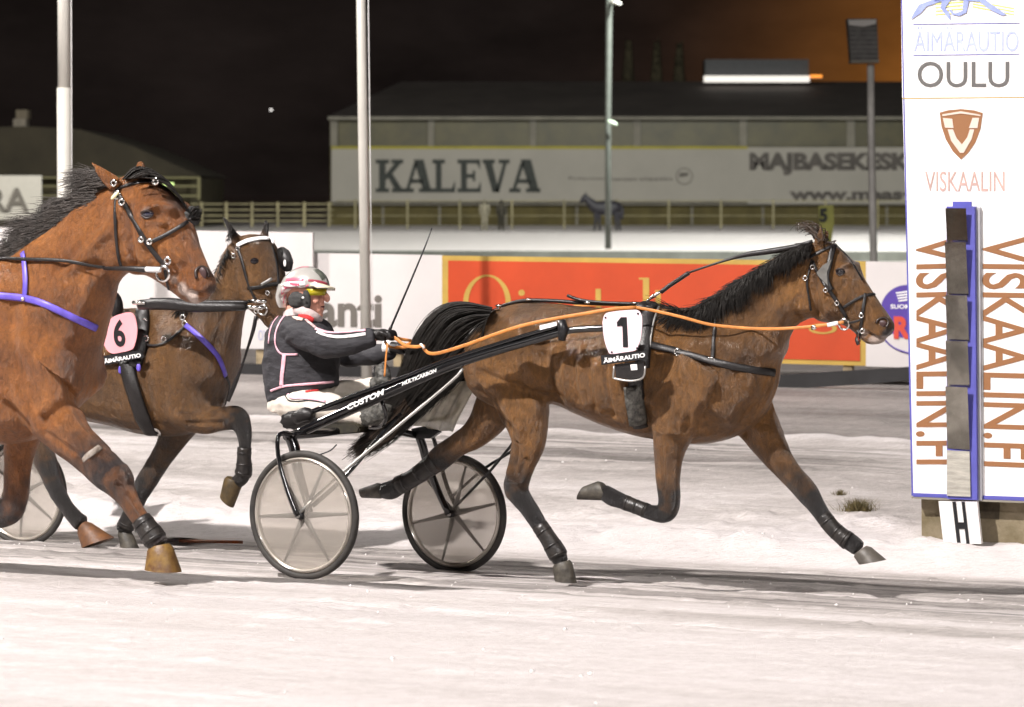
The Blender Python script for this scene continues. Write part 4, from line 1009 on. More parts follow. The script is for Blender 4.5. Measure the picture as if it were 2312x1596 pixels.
h1 = Horse('horse', 16.46, M['coat1'], 'wet brown horse at full trot wearing the number 1 plate, farthest right', torso1, head1, legs1,
     [[(1846, 552, 13, .055), (1853, 532, 10, .06), (1852, 514, 4, .07), (1850, 508, 1, .07)], [(1858, 548, 10, -.055), (1866, 530, 8, -.06), (1868, 518, 3, -.06)]],
     gr1, voxel=.0088, dark_extra=[(2003, 760, 22, .95), (1985, 776, 14, .5), (1998, 728, 20, .45), (1865, 1110, 1, 0), (1915, 580, 26, .5), (1300, 700, 34, .45), (1420, 700, 34, .4), (1200, 700, 34, .4), (1560, 720, 40, .35), (1690, 700, 60, .4), (1390, 750, 60, .25), (1650, 770, 90, .3), (1740, 690, 60, .3), (1250, 735, 60, .3), (1130, 740, 50, .2)],
     pale=[(1972, 770, 16, .75), (1990, 768, 12, .6), (1950, 752, 10, .4), (1907, 612, 10, .3)])
h1.ball('eye', 1897, 614, .023, M['eye'], depth=-.007, fl=(1.15, .8, .8)); h1.strap('eyelid', [(1888, 610), (1896, 605), (1905, 609)], .0045, M['lid'], h1.body, .006, k=4, thick=.8); h1.strap('eyelid', [(1888, 617), (1897, 623), (1905, 618)], .0035, M['lid'], h1.body, .005, k=4, thick=.8)
h1.ball('nostril', 1992, 730, .027, M['nostril'], depth=-.004, fl=(.95, .35, .72)); h1.strap('nostril_rim', [(1978, 730), (1984, 720), (1998, 718), (2006, 728), (2000, 740)], .006, M['lid'], h1.body, .004, k=4, thick=.9)
crest1 = [[1520, 696], [1570, 676], [1620, 654], [1668, 622], [1710, 596], [1760, 568], [1805, 552], [1835, 546]]
crest_hair(h1, crest1, 7000, 58, -10, 30, M['hair'], drape=.75, inset=18, r0=.0016)
# forelock flicked up behind the ears
fl = path_hair([[(1850, 548), (1835, 528), (1815, 520), (1800, 524)], [(1850, 545), (1830, 520), (1808, 508), (1786, 516)], [(1855, 542), (1845, 512), (1825, 505), (1798, 498)], [(1862, 545), (1880, 548), (1890, 560), (1896, 574)]], 90, 16.46, .05, 16, klen=(.3, 1), jitter=1)
put('forelock', hair_mesh(fl, .0028), M['hairbr'], h1.body)
# tail: a thick streaming mass, with a long end trailing under the seat
tp = [[(1112, 694), (1050, 684), (1000, 694), (955, 740), (925, 800), (905, 850), (880, 900), (850, 950)],
      [(1108, 706), (1060, 704), (1010, 722), (970, 775), (940, 830), (915, 885), (880, 940), (830, 985)],
      [(1100, 722), (1075, 740), (1040, 770), (1000, 820), (960, 870), (920, 920), (870, 970), (800, 1010)],
      [(1094, 740), (1085, 790), (1065, 830), (1030, 860), (985, 900), (935, 945), (880, 990), (815, 1030)]]
bm = bmesh.new(); q = catmull([[1105, 705, 14], [1060, 722, 32], [1022, 756, 46], [988, 800, 50], [958, 850, 44], [918, 908, 28], [876, 958, 16], [830, 1000, 5]], 5)
tube(bm, [P(a, c, 16.50) for a, c, r in q], [r * .0024 for a, c, r in q], 14, .22, NV)
tl = put('tail', remeshed(bm, .014, 2), M['hair'], h1.body)
put('tail_hair', hair_mesh(path_hair(tp, 6500, 16.46, .075, 15, klen=(.55, 1.1), jitter=1.0), .0014), M['hair'], tl)
put('tail_end', hair_mesh(path_hair([[(915, 900), (880, 940), (832, 985), (786, 1012)], [(920, 915), (890, 955), (846, 996), (780, 1030)], [(935, 930), (900, 970), (856, 1006), (800, 1034)]], 500, 16.40, .04, 14, klen=(.5, 1.05), jitter=1), .0018), M['hairbr'], tl)
hr = random.Random(3)

# harness of the number 1 horse
ha = thing('harness', h1.hit(1450, 800)[0], 'black harness with saddle pad, girth and breast collar on the number 1 horse', 'harness')
h1.strap('saddle_pad', [(1466, 689), (1462, 730), (1455, 780), (1450, 830)], .040, M['leather'], ha, .012)
h1.strap('girth', [(1434, 835), (1436, 880), (1440, 920), (1446, 962)], .042, M['leather'], ha, .010)
h1.strap('girth_sleeve', [(1428, 872), (1432, 910), (1440, 955)], .052, M['mud'], ha, .014)
h1.strap('breast_collar', [(1462, 778), (1500, 787), (1550, 800), (1610, 817), (1680, 832), (1748, 841)], .021, M['leather'], ha, .010)
h1.strap('neck_strap', [(1616, 700), (1614, 740), (1611, 780), (1609, 812)], .010, M['leather'], ha, .008)
h1.strap('saddle_edge', [(1489, 697), (1478, 724), (1470, 762), (1466, 792)], .006, M['steel'], ha, .016)
for a, c in ((1532, 797), (1607, 816)): h1.ring('ring', a, c, .017, .004, M['chrome'], ha)
tube_obj('back_strap', [P(1130, 692, 16.46), P(1180, 679, 16.44), P(1245, 679, 16.44), P(1320, 684, 16.44), P(1400, 686, 16.44), P(1458, 686, 16.44)], .011, M['leather'], ha, k=4)
tube_obj('trailing_strap', [P(1281, 667, 16.42), P(1310, 677, 16.42), P(1360, 683, 16.42), P(1440, 686, 16.42)], .009, M['leather'], ha, k=4)
h1.strap('breeching_strap', [(1128, 694), (1100, 712), (1078, 734), (1058, 762)], .007, M['leather'], ha, .01)
h1.strap('breeching_strap', [(1120, 702), (1094, 722), (1070, 748), (1046, 775)], .006, M['steel'], ha, .012)
for a, c in ((1126, 690), (1193, 676), (1326, 683), (1432, 684)):
    bm = bmesh.new(); blob(bm, P(a, c, 16.42), TV * .022, NV * .012, Vector((0, 0, .009)), 10, 6); put('buckle', bm_mesh(bm), M['chrome'], ha)
# saddle tree and terret chain, check rein to the poll
bm = bmesh.new(); pc = P(1462, 693, 16.42); blob(bm, pc, TV * .06, NV * .10, Vector((0, 0, .035)), 14, 8); put('saddle_tree', bm_mesh(bm), M['leather'], ha)
tube_obj('chain', [P(1452, 690, 16.40), P(1464, 677, 16.40), P(1478, 667, 16.40), P(1492, 658, 16.41)], [.010, .007, .011, .007], M['chrome'], ha, k=3)
tube_obj('check_rein', [P(1492, 660, 16.41), P(1510, 646, 16.42), P(1534, 630, 16.42), P(1555, 616, 16.42)], .012, M['leather'], ha, k=3)
tube_obj('check_rein', [P(1553, 616, 16.42), P(1600, 600, 16.42), P(1650, 584, 16.44), P(1690, 574, 16.44), P(1740, 567, 16.44), P(1800, 556, 16.44), P(1834, 545, 16.44)], [.006, .006, .008, .014, .016, .014, .010], M['leather'], ha, k=4)

# bridle
br = thing('bridle', h1.hit(1880, 650)[0], 'black bridle with half cup blinker on the number 1 horse', 'bridle')
h1.strap('cheek_strap', [(1836, 590), (1848, 617), (1862, 642), (1878, 664), (1896, 690), (1911, 716)], .010, M['leather'], br)
h1.strap('brow_band', [(1830, 580), (1850, 570), (1870, 560), (1886, 553)], .010, M['leather'], br)
h1.strap('head_piece', [(1888, 556), (1905, 572), (1920, 590), (1934, 612), (1946, 634)], .007, M['leather'], br)
h1.strap('nose_band', [(1974, 665), (1952, 667), (1926, 680), (1904, 694)], .008, M['leather'], br)
h1.strap('side_strap', [(1954, 662), (1950, 690), (1947, 716), (1943, 745), (1942, 770)], .009, M['leather'], br)
h1.strap('throat_lash', [(1834, 585), (1828, 612), (1822, 640), (1826, 670), (1830, 700)], .006, M['leather'], br)
h1.strap('blinker_edge', [(1881, 560), (1874, 590), (1868, 620), (1868, 640), (1876, 656)], .016, M['leather'], br, .018)
cup = [h1.hit(a, c, .03)[0] for a, c in ((1876, 590), (1862, 600), (1850, 612), (1858, 630), (1868, 646), (1870, 618))]
bm = bmesh.new(); prism(bm, cup, NV * .006); put('blinker_cup', bm_mesh(bm), mat('pale_grey_leather', (0.11, 0.105, 0.095), 0.45, var=0.3, vscale=30), br, smooth=False)
for a, c in ((1838, 603), (1864, 655), (1889, 684), (1946, 712), (1948, 748), (1820, 628)): h1.ring('buckle', a, c, .011, .004, M['chrome'], br)
bt = h1.ring('bit_ring', 1911, 725, .028, .006, M['chrome'], br, .03)
h1.strap('bit_strap', [(1911, 725), (1928, 726), (1944, 722)], .006, M['leather'], br, .02)
h1.strap('curb', [(1940, 745), (1935, 765), (1940, 778)], .010, M['leather'], br, .01)

# ---------- number 6 horse
torso6 = [(-62, 770, -55, 840, .10), (-34, 716, -34, 880, .19), (20, 694, 20, 920, .26), (90, 692, 90, 930, .285), (170, 696, 170, 946, .285), (250, 697, 258, 962, .29),
          (320, 694, 330, 982, .29), (382, 690, 402, 985, .27), (430, 682, 455, 965, .24), (468, 655, 500, 920, .215), (488, 622, 520, 850, .19), (500, 592, 532, 780, .155), (512, 560, 546, 715, .12), (530, 540, 560, 680, .11)]
head6 = [(540, 533, 535, 640, .09), (575, 528, 552, 685, .12), (608, 540, 575, 708, .125), (626, 574, 590, 722, .11), (638, 615, 600, 735, .09), (648, 655, 612, 745, .078), (654, 695, 622, 752, .07), (654, 722, 636, 750, .04)]
legs6 = [
 dict(w=.14, dk=[0,0,.1,.5,.9,1,1,1,1,1,1], pts=[(400, 860, 62), (420, 915, 56), (462, 944, 38), (500, 945, 28), (536, 944, 28), (548, 966, 21), (553, 1000, 16), (551, 1035, 15), (551, 1062, 19), (545, 1080, 17), (530, 1092, 15)],
      hoof=((508, 1080), (545, 1097), (499, 1118), (526, 1146)), hoofmat=mat('muddy_tan_hoof', (0.13, 0.085, 0.03), 0.5, c2=(0.05, 0.035, 0.018), vscale=14, bump=0.3)),
 dict(w=-.12, dk=[.1,.25,.5,.8,1,1,1,1], pts=[(425, 900, 60), (408, 950, 48), (385, 1000, 32), (352, 1052, 25), (324, 1100, 24), (305, 1138, 18), (290, 1172, 17), (280, 1200, 20)],
      hoof=((268, 1206), (300, 1210), (280, 1262), (326, 1272))),
 dict(w=.13, dk=[0,0,.1,.45,.85,1,1,1,1], pts=[(20, 830, 66), (40, 900, 56), (66, 960, 40), (90, 1010, 28), (106, 1050, 26), (124, 1098, 21), (146, 1138, 18), (168, 1166, 18), (186, 1182, 20)],
      hoof=((178, 1206), (204, 1180), (190, 1238), (254, 1214)), hoofmat=mat('brown_hoof', (0.20, 0.085, 0.03), 0.5, c2=(0.10, 0.05, 0.03), vscale=14, bump=0.3)),
 dict(w=-.13, dk=[0,0,.5,1,1,1], pts=[(-20, 860, 60), (-55, 940, 40), (-100, 1000, 27), (-150, 1030, 26), (-200, 1050, 20), (-250, 1062, 20)], hoof=((-262, 1048), (-262, 1080), (-292, 1056), (-290, 1078))),
]
gr6 = [([(520, 830), (500, 880), (460, 925)], .04, -.016), ([(330, 780), (345, 880), (352, 960)], .04, -.014), ([(420, 800), (450, 850)], .06, .012), ([(500, 700), (480, 790)], .03, -.012), ([(560, 640), (560, 690)], .04, .012), ([(420, 925), (500, 930)], .014, .006), ([(430, 955), (500, 955)], .014, -.006), ([(380, 760), (360, 860)], .05, .010)]
h6 = Horse('horse', 17.4, M['coat6'], 'dark bay horse in black ear hood wearing the number 6 plate', torso6, head6, legs6,
     [[(536, 545, 14, .05), (522, 520, 9, .06), (508, 496, 6, .07), (500, 489, 2, .07)], [(596, 540, 12, -.05), (600, 515, 8, -.05), (602, 494, 2, -.05)]],
     gr6, dark_extra=[(600, 540, 30, .3), (510, 505, 46, 1), (590, 502, 46, 1), (470, 680, 60, .6), (300, 700, 60, .3)])
h6.ball('eye', 574, 589, .027, M['eye'], depth=-.009, fl=(1.1, .8, .8))
h6.ball('nostril', 640, 728, .024, M['nostril'], depth=-.01, fl=(.8, .5, .8))
crest_hair(h6, [[400, 690], [440, 675], [470, 640], [492, 600], [508, 562], [530, 540]], 900, 32, 0, 40, M['hair'], drape=.6, inset=12)
ha = thing('harness', h6.hit(300, 800)[0], 'black harness with violet breast strap on the number 6 horse', 'harness')
h6.strap('girth', [(285, 815), (296, 860), (310, 905), (328, 955), (342, 975)], .050, M['leather'], ha, .012)
h6.strap('saddle_pad', [(322, 694), (324, 740), (318, 780), (305, 830)], .045, M['leather'], ha, .012)
h6.strap('breast_strap', [(421, 735), (450, 758), (475, 785), (494, 812), (507, 848)], .017, M['purple'], ha, .012)
h6.strap('trace', [(320, 772), (345, 782), (372, 776), (400, 755), (421, 735)], .008, M['leather'], ha, .012)
bm = bmesh.new(); blob(bm, P(262, 690, 17.25), TV * .045 + Vector((0, 0, -.02)), NV * .05, Vector((0, 0, .085)), 14, 8); put('saddle_tree', bm_mesh(bm), M['leather'], ha)
h6.strap('pad_edge', [(316, 700), (318, 740), (316, 790)], .006, M['steel'], ha, .02)
h6.strap('belly_buckle', [(330, 962), (352, 966), (362, 972), (358, 985)], .010, M['chrome'], ha, .02)
for a, c in ((415, 718), (419, 732), (332, 764), (372, 767), (325, 706), (328, 728)): h6.ring('buckle', a, c, .016, .006, M['chrome'], ha)
h6.strap('loose_end', [(507, 848), (516, 870), (508, 900), (505, 912)], .010, M['leather'], ha, .012)
tube_obj('martingale', [P(578, 714, 17.2), P(572, 745, 17.2), P(558, 790, 17.2), P(545, 830, 17.2), P(530, 868, 17.2), P(515, 905, 17.2)], [.012, .012, .008, .008, .014, .012], M['leather'], ha, k=3)
br = thing('bridle', h6.hit(590, 620)[0], 'black bridle with white brow band and dark blinker cups on the number 6 horse', 'bridle')
h6.strap('brow_band', [(538, 556), (556, 547), (580, 542), (604, 541), (620, 545)], .016, M['wht_txt'], br, .014)
h6.strap('cheek_strap', [(538, 560), (548, 590), (556, 620), (566, 650), (580, 680)], .010, M['leather'], br, .01)
h6.strap('nose_strap', [(612, 555), (622, 590), (626, 620), (628, 650)], .009, M['leather'], br, .01)
h6.strap('nose_band', [(562, 650), (585, 648), (610, 642), (632, 640)], .012, M['leather'], br, .01)
h6.strap('noseband_glint', [(588, 642), (600, 636), (612, 628)], .010, M['steel'], br, .02)
bm = bmesh.new(); q = [(627, 562), (640, 556), (655, 566), (664, 590), (660, 612), (646, 614), (634, 600)]
prism(bm, [P(a, c, 17.38) for a, c in q], NV * -.02); bmesh.ops.bevel(bm, geom=bm.edges[:], offset=.006, segments=2, affect='EDGES'); put('blinker_cup', bm_mesh(bm), M['leather'], br)
bm = bmesh.new(); blob(bm, P(643, 594, 17.35), TV * .010, NV * .004, Vector((0, 0, .022)), 10, 8); put('cup_stud', bm_mesh(bm), M['wht_txt'], br)
for a, c in ((540, 562), (530, 578), (582, 716), (604, 660), (596, 690), (580, 700)): h6.ring('buckle', a, c, .012, .005, M['chrome'], br)
h6.ring('bit_ring', 594, 694, .030, .007, M['chrome'], br, .04)
hp_ = thing('head_pole', P(440, 690, 16.95), 'thick black head pole with steel end along the neck of the number 6 horse', 'pole')
tube_obj('pole', [P(316, 688, 17.0), P(380, 686, 16.95), P(450, 692, 16.95), P(555, 692, 16.98)], [.030, .038, .034, .024], M['leather'], hp_, k=3)
tube_obj('upper_rein', [P(340, 676, 17.0), P(430, 682, 16.95), P(520, 682, 16.98), P(560, 682, 17.0)], [.012, .012, .012, .010], M['leather'], hp_, k=3)
tube_obj('steel_end', [P(560, 680, 17.0), P(600, 680, 17.0)], .011, M['chrome'], hp_); tube_obj('steel_end', [P(552, 693, 16.98), P(592, 695, 16.98)], .013, M['chrome'], hp_)
tube_obj('steel_clip', [P(300, 683, 16.95), P(328, 684, 16.95)], .012, M['chrome'], hp_)

# ---------- left bay horse
torsoL = [(-570, 640, -560, 860, .12), (-500, 590, -500, 940, .26), (-400, 575, -400, 965, .29), (-250, 580, -250, 985, .30), (-120, 588, -110, 1000, .30), (-40, 588, 0, 1004, .285),
          (22, 575, 70, 995, .265), (62, 548, 135, 965, .22), (98, 520, 190, 895, .20), (132, 492, 214, 800, .175), (172, 462, 236, 712, .15), (214, 434, 258, 650, .125), (254, 408, 285, 618, .11), (280, 396, 318, 612, .105)]
headL = [(276, 402, 282, 600, .075), (308, 398, 300, 620, .11), (342, 406, 330, 622, .118), (376, 426, 354, 636, .115), (404, 458, 378, 652, .105), (430, 506, 396, 666, .09),
         (452, 556, 412, 678, .078), (470, 598, 428, 684, .07), (483, 632, 444, 686, .062), (484, 655, 456, 682, .035)]
legsL = [
 dict(w=.13, dk=[0,0,0,.12,.75,1,.55,.3,.8,1,1], pts=[(40, 800, 90), (80, 880, 84), (122, 945, 62), (162, 992, 48), (205, 1032, 42), (250, 1072, 42), (280, 1112, 29), (302, 1148, 23), (324, 1180, 23), (343, 1208, 27), (360, 1232, 25)],
      hoof=((336, 1242), (388, 1236), (331, 1284), (406, 1292)), hoofmat=M['hooftan']),
 dict(w=-.13, dk=[0,0,0,.1,.5,.9,1,1,1], pts=[(70, 900, 60), (60, 955, 48), (46, 1010, 38), (40, 1060, 34), (36, 1110, 32), (22, 1150, 34), (-15, 1172, 24), (-60, 1178, 20), (-100, 1174, 22)],
      hoof=((-110, 1156), (-112, 1192), (-148, 1160), (-150, 1196))),
 dict(w=.14, dk=[0,0,0,.4,.9,1,1], pts=[(-440, 800, 80), (-470, 900, 70), (-510, 990, 44), (-540, 1050, 30), (-520, 1110, 26), (-500, 1180, 21), (-486, 1235, 22)], hoof=((-505, 1244), (-462, 1240), (-505, 1285), (-446, 1290))),
 dict(w=-.14, dk=[0,0,0,.5,1,1], pts=[(-460, 820, 60), (-520, 920, 50), (-600, 980, 32), (-660, 1020, 26), (-720, 1060, 20), (-770, 1085, 20)], hoof=((-782, 1070), (-776, 1104), (-820, 1090), (-812, 1112))),
]
grL = [([(150, 560), (235, 520)], .04, .008), ([(200, 600), (120, 650)], .03, -.007), ([(0, 720), (70, 740), (140, 790)], .04, -.010), ([(100, 820), (150, 880)], .04, .012), ([(60, 880), (100, 950)], .03, -.010), ([(150, 930), (190, 980)], .02, .008), ([(360, 560), (400, 600)], .02, .006), ([(385, 540), (425, 585)], .012, -.005), ([(260, 1055), (275, 1085)], .02, .008),
       ([(245, 655), (200, 760), (185, 860)], .03, -.014), ([(250, 470), (160, 590), (100, 700)], .05, .014), ([(215, 500), (130, 610)], .03, -.010), ([(60, 760), (120, 850), (165, 930)], .07, .018), ([(20, 700), (40, 800), (90, 900)], .05, -.016),
       ([(185, 850), (160, 900), (110, 950)], .035, -.014), ([(0, 900), (60, 960)], .04, -.014), ([(140, 960), (210, 1020)], .02, .008), ([(110, 975), (190, 1035)], .014, -.006),
       ([(305, 480), (300, 580)], .06, .014), ([(268, 470), (272, 600)], .025, -.018), ([(330, 462), (352, 470)], .035, .012), ([(350, 520), (440, 610)], .035, -.009), ([(370, 480), (450, 590)], .02, .006), ([(280, 1118), (310, 1165)], .012, -.005), ([(312, 474), (333, 466), (352, 476)], .016, .011), ([(318, 500), (345, 504)], .014, .006), ([(398, 662), (430, 672), (460, 676)], .012, -.010), ([(262, 1095), (330, 1190)], .010, -.009), ([(300, 640), (360, 620), (400, 600)], .03, -.006), ([(180, 640), (150, 720), (120, 800)], .05, .008)]
hL = Horse('horse', 13.9, M['coatL'], 'red bay horse with violet breast strap, cut off by the left edge', torsoL, headL, legsL,
     [[(262, 418, 20, .07), (240, 400, 17, .08), (222, 382, 10, .09), (207, 366, 2, .09)], [(318, 408, 17, -.04), (318, 388, 14, -.05), (318, 372, 8, -.05), (317, 360, 1, -.05)]],
     grL, voxel=.0095, dark_extra=[(478, 660, 26, .85), (470, 610, 24, .6), (385, 450, 26, .6), (350, 425, 30, .4), (440, 540, 22, .45), (290, 415, 20, .4), (150, 700, 60, .22), (190, 830, 50, .3), (30, 800, 60, .2), (240, 650, 30, .3)],  # faint chest and neck patches paint shading into the coat
     pale=[(432, 668, 20, .95), (412, 652, 18, .8), (394, 632, 15, .6), (346, 482, 12, .35)])
hL.ball('eye', 333, 483, .029, M['eye2'], depth=-.009, fl=(1.2, .8, .75)); hL.strap('eyelid', [(320, 480), (332, 473), (345, 480)], .006, M['lid'], hL.body, .008, k=4, thick=.8); hL.strap('eyelid', [(320, 486), (333, 494), (345, 486)], .005, M['lid'], hL.body, .006, k=4, thick=.8)
hL.ball('nostril', 457, 617, .036, M['nostril'], depth=-.006, fl=(.75, .32, .95)); hL.strap('nostril_rim', [(444, 628), (442, 612), (454, 602), (468, 610), (470, 626)], .008, M['lid'], hL.body, .004, k=4, thick=.9)
crest_hair(hL, [[-60, 575], [0, 560], [50, 540], [92, 512], [130, 484], [170, 456], [215, 426], [255, 404]], 8000, 80, 0, 44, M['manegrey'], absang=(192, 180), drape=0, inset=30, r0=.0015, grav=.25)
fl = path_hair([[(275, 405), (300, 380), (330, 378), (360, 392)], [(300, 402), (330, 392), (370, 402), (400, 432)], [(330, 400), (370, 412), (410, 450), (430, 490)]], 260, 13.9, .05, 6, klen=(.6, 1))
put('forelock', hair_mesh(fl, .0035), M['hair'], hL.body)
ha = thing('harness', hL.hit(60, 660)[0], 'violet breast strap and neck strap on the foremost left horse', 'harness')
hL.strap('breast_strap', [(-60, 664), (0, 668), (58, 673), (110, 690), (160, 714), (215, 740)], .018, M['purple'], ha, .012)
hL.strap('neck_strap', [(54, 572), (58, 600), (60, 640), (58, 672)], .015, M['purple'], ha, .012)
hL.ball('stud', 58, 676, .012, M['chrome'], ha, .02)
rnL = thing('reins', hL.hit(200, 590)[0], 'thin dark rein along the neck of the foremost left horse', 'reins')
hL.strap('rein', [(-60, 590), (20, 588), (100, 588), (180, 592), (240, 600)], .009, M['leather'], rnL, .02)
tube_obj('rein_end', [hL.hit(240, 600, .03)[0], P(285, 606, 13.72), P(325, 608, 13.72), P(362, 608, 13.74)], [.009, .012, .016, .014], M['leather'], rnL, k=3)
tube_obj('white_tip', [P(330, 608, 13.70), P(362, 609, 13.70)], .013, M['wht_txt'], rnL)
br = thing('bridle', hL.hit(330, 540)[0], 'dark bridle with ringed bit on the foremost left horse', 'bridle')
hL.strap('cheek_strap', [(262, 430), (275, 450), (292, 480), (312, 515), (330, 545), (352, 575), (374, 600)], .013, M['leather'], br)
hL.strap('brow_band', [(262, 428), (290, 418), (320, 412), (350, 412)], .010, M['leather'], br)
hL.strap('nose_band', [(334, 548), (360, 538), (390, 522), (416, 506), (432, 492)], .010, M['leather'], br, .01)
hL.strap('throat_lash', [(262, 440), (260, 480), (262, 530), (268, 580), (276, 606)], .008, M['leather'], br)
hL.strap('chin_strap', [(374, 606), (378, 630), (384, 652)], .009, M['leather'], br, .01)
hL.ring('bit_ring', 374, 606, .036, .008, M['chrome'], br, .04)
for a, c, r in ((268, 443, .018), (276, 458, .014), (338, 545, .012), (320, 540, .012), (354, 409, .014), (258, 413, .014), (380, 588, .016)): hL.ring('buckle', a, c, r, .007, M['chrome'], br)
bm = bmesh.new(); l_ = hL.hit(266, 446, .02)[0]; blob(bm, l_, TV * .024 + Vector((0, 0, .016)), NV * .008, Vector((0, 0, .013)), 12, 8); put('reflector', bm_mesh(bm), mat('pale_yellow_reflector', (0.85, 0.80, 0.50), 0.4), br)
q = [(432, 498), (438, 480), (446, 468), (452, 476), (450, 494), (441, 506)]
bm = bmesh.new(); bmesh.ops.create_icosphere(bm, subdivisions=3, radius=1)
c_ = P(430, 490, 13.95); 
for v_ in bm.verts:
    k_ = 1 + .25 * math.sin(v_.co.x * 9 + v_.co.z * 7) ; v_.co = c_ + TV * v_.co.x * .040 * k_ + NV * v_.co.y * .06 + Vector((0, 0, v_.co.z * .046 * k_))
put('fleece_roll', bm_mesh(bm), M['foam'], br)
put('fleece_hair', hair_mesh(path_hair([[(425, 490), (436, 470), (452, 462)], [(430, 492), (446, 484), (462, 470)], [(430, 495), (446, 498), (456, 500)]], 120, 13.95, .03, 6), .003), M['hair'], br)

def leg_boot(h, pts, w_, mt, scale=1.04, name='leg_boot'):
    q = catmull([list(p) for p in pts], 4); p3 = [P(a, c, h.v0 - w_) for a, c, r in q]
    T = frames(p3); R = []; n = len(q)
    for i, (p, t_, r) in enumerate(zip(p3, T, q)):
        a = t_.cross(NV).normalized(); rr = r[2] * mpp(p) * scale; R.append(ellring(p, a * rr, NV * rr * .95, 18))
    bm = bmesh.new(); loft(bm, R); o = put(name, bm_mesh(bm), mt, h.body)
    for k_ in (int(n * .2), int(n * .5), int(n * .8)):
        bm = bmesh.new(); rr = q[k_][2] * mpp(p3[k_]) * scale * 1.0; RR = []
        a = T[k_].cross(NV).normalized()
        for j in range(20):
            th = 2 * math.pi * j / 20; o_ = a * math.cos(th) + NV * math.sin(th); RR.append(ellring(p3[k_] + o_ * rr, o_ * .0015, T[k_] * .006, 6))
        loft(bm, RR, closed=True); put('boot_strap', bm_mesh(bm), M['bootm'], o)
M['bootm'] = mat('wet_black_boot', (0.012, 0.011, 0.012), 0.38, c2=(0.035, 0.030, 0.026), vscale=26, bump=.5)
leg_boot(h1, [(1218, 1186, 18.5), (1238, 1216, 19), (1256, 1246, 22), (1262, 1258, 20)], .15, M['bootm'])
leg_boot(h1, [(985, 1042, 24), (960, 1060, 21.5), (930, 1081, 19.5), (900, 1096, 21)], -.14, M['bootm'])
leg_boot(h1, [(1858, 1164, 18), (1878, 1190, 18), (1900, 1210, 19), (1916, 1222, 21)], -.12, M['bootm'])
leg_boot(h1, [(1462, 1154, 17), (1436, 1144, 16), (1410, 1134, 17)], .15, M['bootm'])
leg_boot(hL, [(318, 1172, 23), (333, 1194, 25), (346, 1212, 27), (352, 1222, 26)], .13, M['bootm'])
leg_boot(h6, [(552, 1010, 16), (551, 1035, 16), (551, 1060, 19), (548, 1072, 19)], .14, M['bootm'])
leg_boot(h6, [(314, 1118, 20), (302, 1144, 18.5), (290, 1172, 18), (283, 1190, 20)], -.12, M['bootm'])
hL.strap('boot_cuff', [(188, 1040), (200, 1028), (214, 1018), (226, 1010)], .016, mat('pale_boot_cuff', (.42, .38, .34), .5, c2=(.16, .12, .09), vscale=30), hL.body, .004)

# ---------------------------------------------------------------- number plates
def plate(h, name_lbl, num, pm, pts, numbox, bar, barbox, extra=None):
    c, n = h.hit(sum(p[0] for p in pts) / len(pts), sum(p[1] for p in pts) / len(pts))
    vv = min(h.hit(a, c_)[0].dot(NV) for a, c_ in pts + bar) - .020
    if h is h1: vv = min(vv, 16.035)
    T_ = thing('number_plate', P(pts[0][0], max(p[1] for p in bar), vv), name_lbl, 'number plate')
    q = catmull([list(p) for p in pts + [pts[0]]], 4)[:-1]
    pl = prism_obj('plate', [P(a, c_, vv) for a, c_ in q], NV * .006, pm, T_)
    x0, y0, x1, y1, sk = numbox
    BL = P(x0 + sk, y1, vv); BR = P(x1 + sk, y1, vv); TL = P(x0, y0, vv)
    if num == '1':
        bmn = bmesh.new()
        for pg in ([(.55, 0), (1, 0), (.92, 1), (.42, 1)], [(.42, .0), (.62, 0), (.62, .30), (.50, .30), (.42, .24)], [(.0, .17), (.42, .0), (.52, .28), (.04, .31)]):
            prism(bmn, [P(x0 + (x1 - x0) * a + (sk if c_ > .5 else 0) * 1.6, y0 + (y1 - y0) * c_, vv - .001) for a, c_ in pg], NV * -.003)
        put('numeral', bm_mesh(bmn), M['black'], pl, smooth=False)
    else: text('numeral', num, BL, BR - BL, TL - BL, M['black'], pl, bold=.03, thick=.003)
    b_ = prism_obj('name_bar', [P(a, c_, vv - .003) for a, c_ in bar], NV * .010, M['black'], T_)
    TL, TR, BR, BL = barbox
    text('name', 'ÄIMÄRAUTIO', P(*BL, vv - .003), P(*BR, vv - .003) - P(*BL, vv - .003), P(*TL, vv - .003) - P(*BL, vv - .003), M['wht_txt'], b_, bold=.035, thick=.003)
    return T_, vv
t1, vv = plate(h1, 'pale pink number 1 plate with black name bar on the right horse', '1', M['pink'],
      [(1360, 728), (1366, 709), (1386, 703), (1420, 700), (1441, 701), (1449, 716), (1449, 740), (1446, 765), (1438, 786), (1431, 792), (1405, 796), (1379, 799), (1372, 790), (1364, 765)],
      (1393, 716, 1415, 784, 3), None or [(1356, 802), (1462, 791), (1463, 810), (1358, 824)], [(1362, 808), (1456, 796), (1457, 806), (1363, 820)])
for a, c in ((1367, 717), (1440, 708), (1381, 795), (1438, 786)):
    bm = bmesh.new(); blob(bm, P(a, c, vv - .003), TV * .006, NV * .004, Vector((0, 0, .006)), 8, 5); put('rivet', bm_mesh(bm), M['black'], t1)
pq = tube_obj('pouch_frame', [P(x_, y_, vv + .012) for x_, y_ in ((1387, 826), (1385, 850), (1390, 855), (1425, 860), (1452, 852), (1457, 826))], .006, M['steel'], t1, k=3)
prism_obj('pouch', [P(a, c_, vv + .014) for a, c_ in ((1388, 822), (1454, 815), (1452, 850), (1424, 857), (1390, 852))], NV * .012, M['leather'], t1)
prism_obj('white_tag', [P(a, c_, vv + .010) for a, c_ in ((1423, 823), (1438, 822), (1439, 835), (1425, 836))], NV * .003, M['wht_txt'], t1)
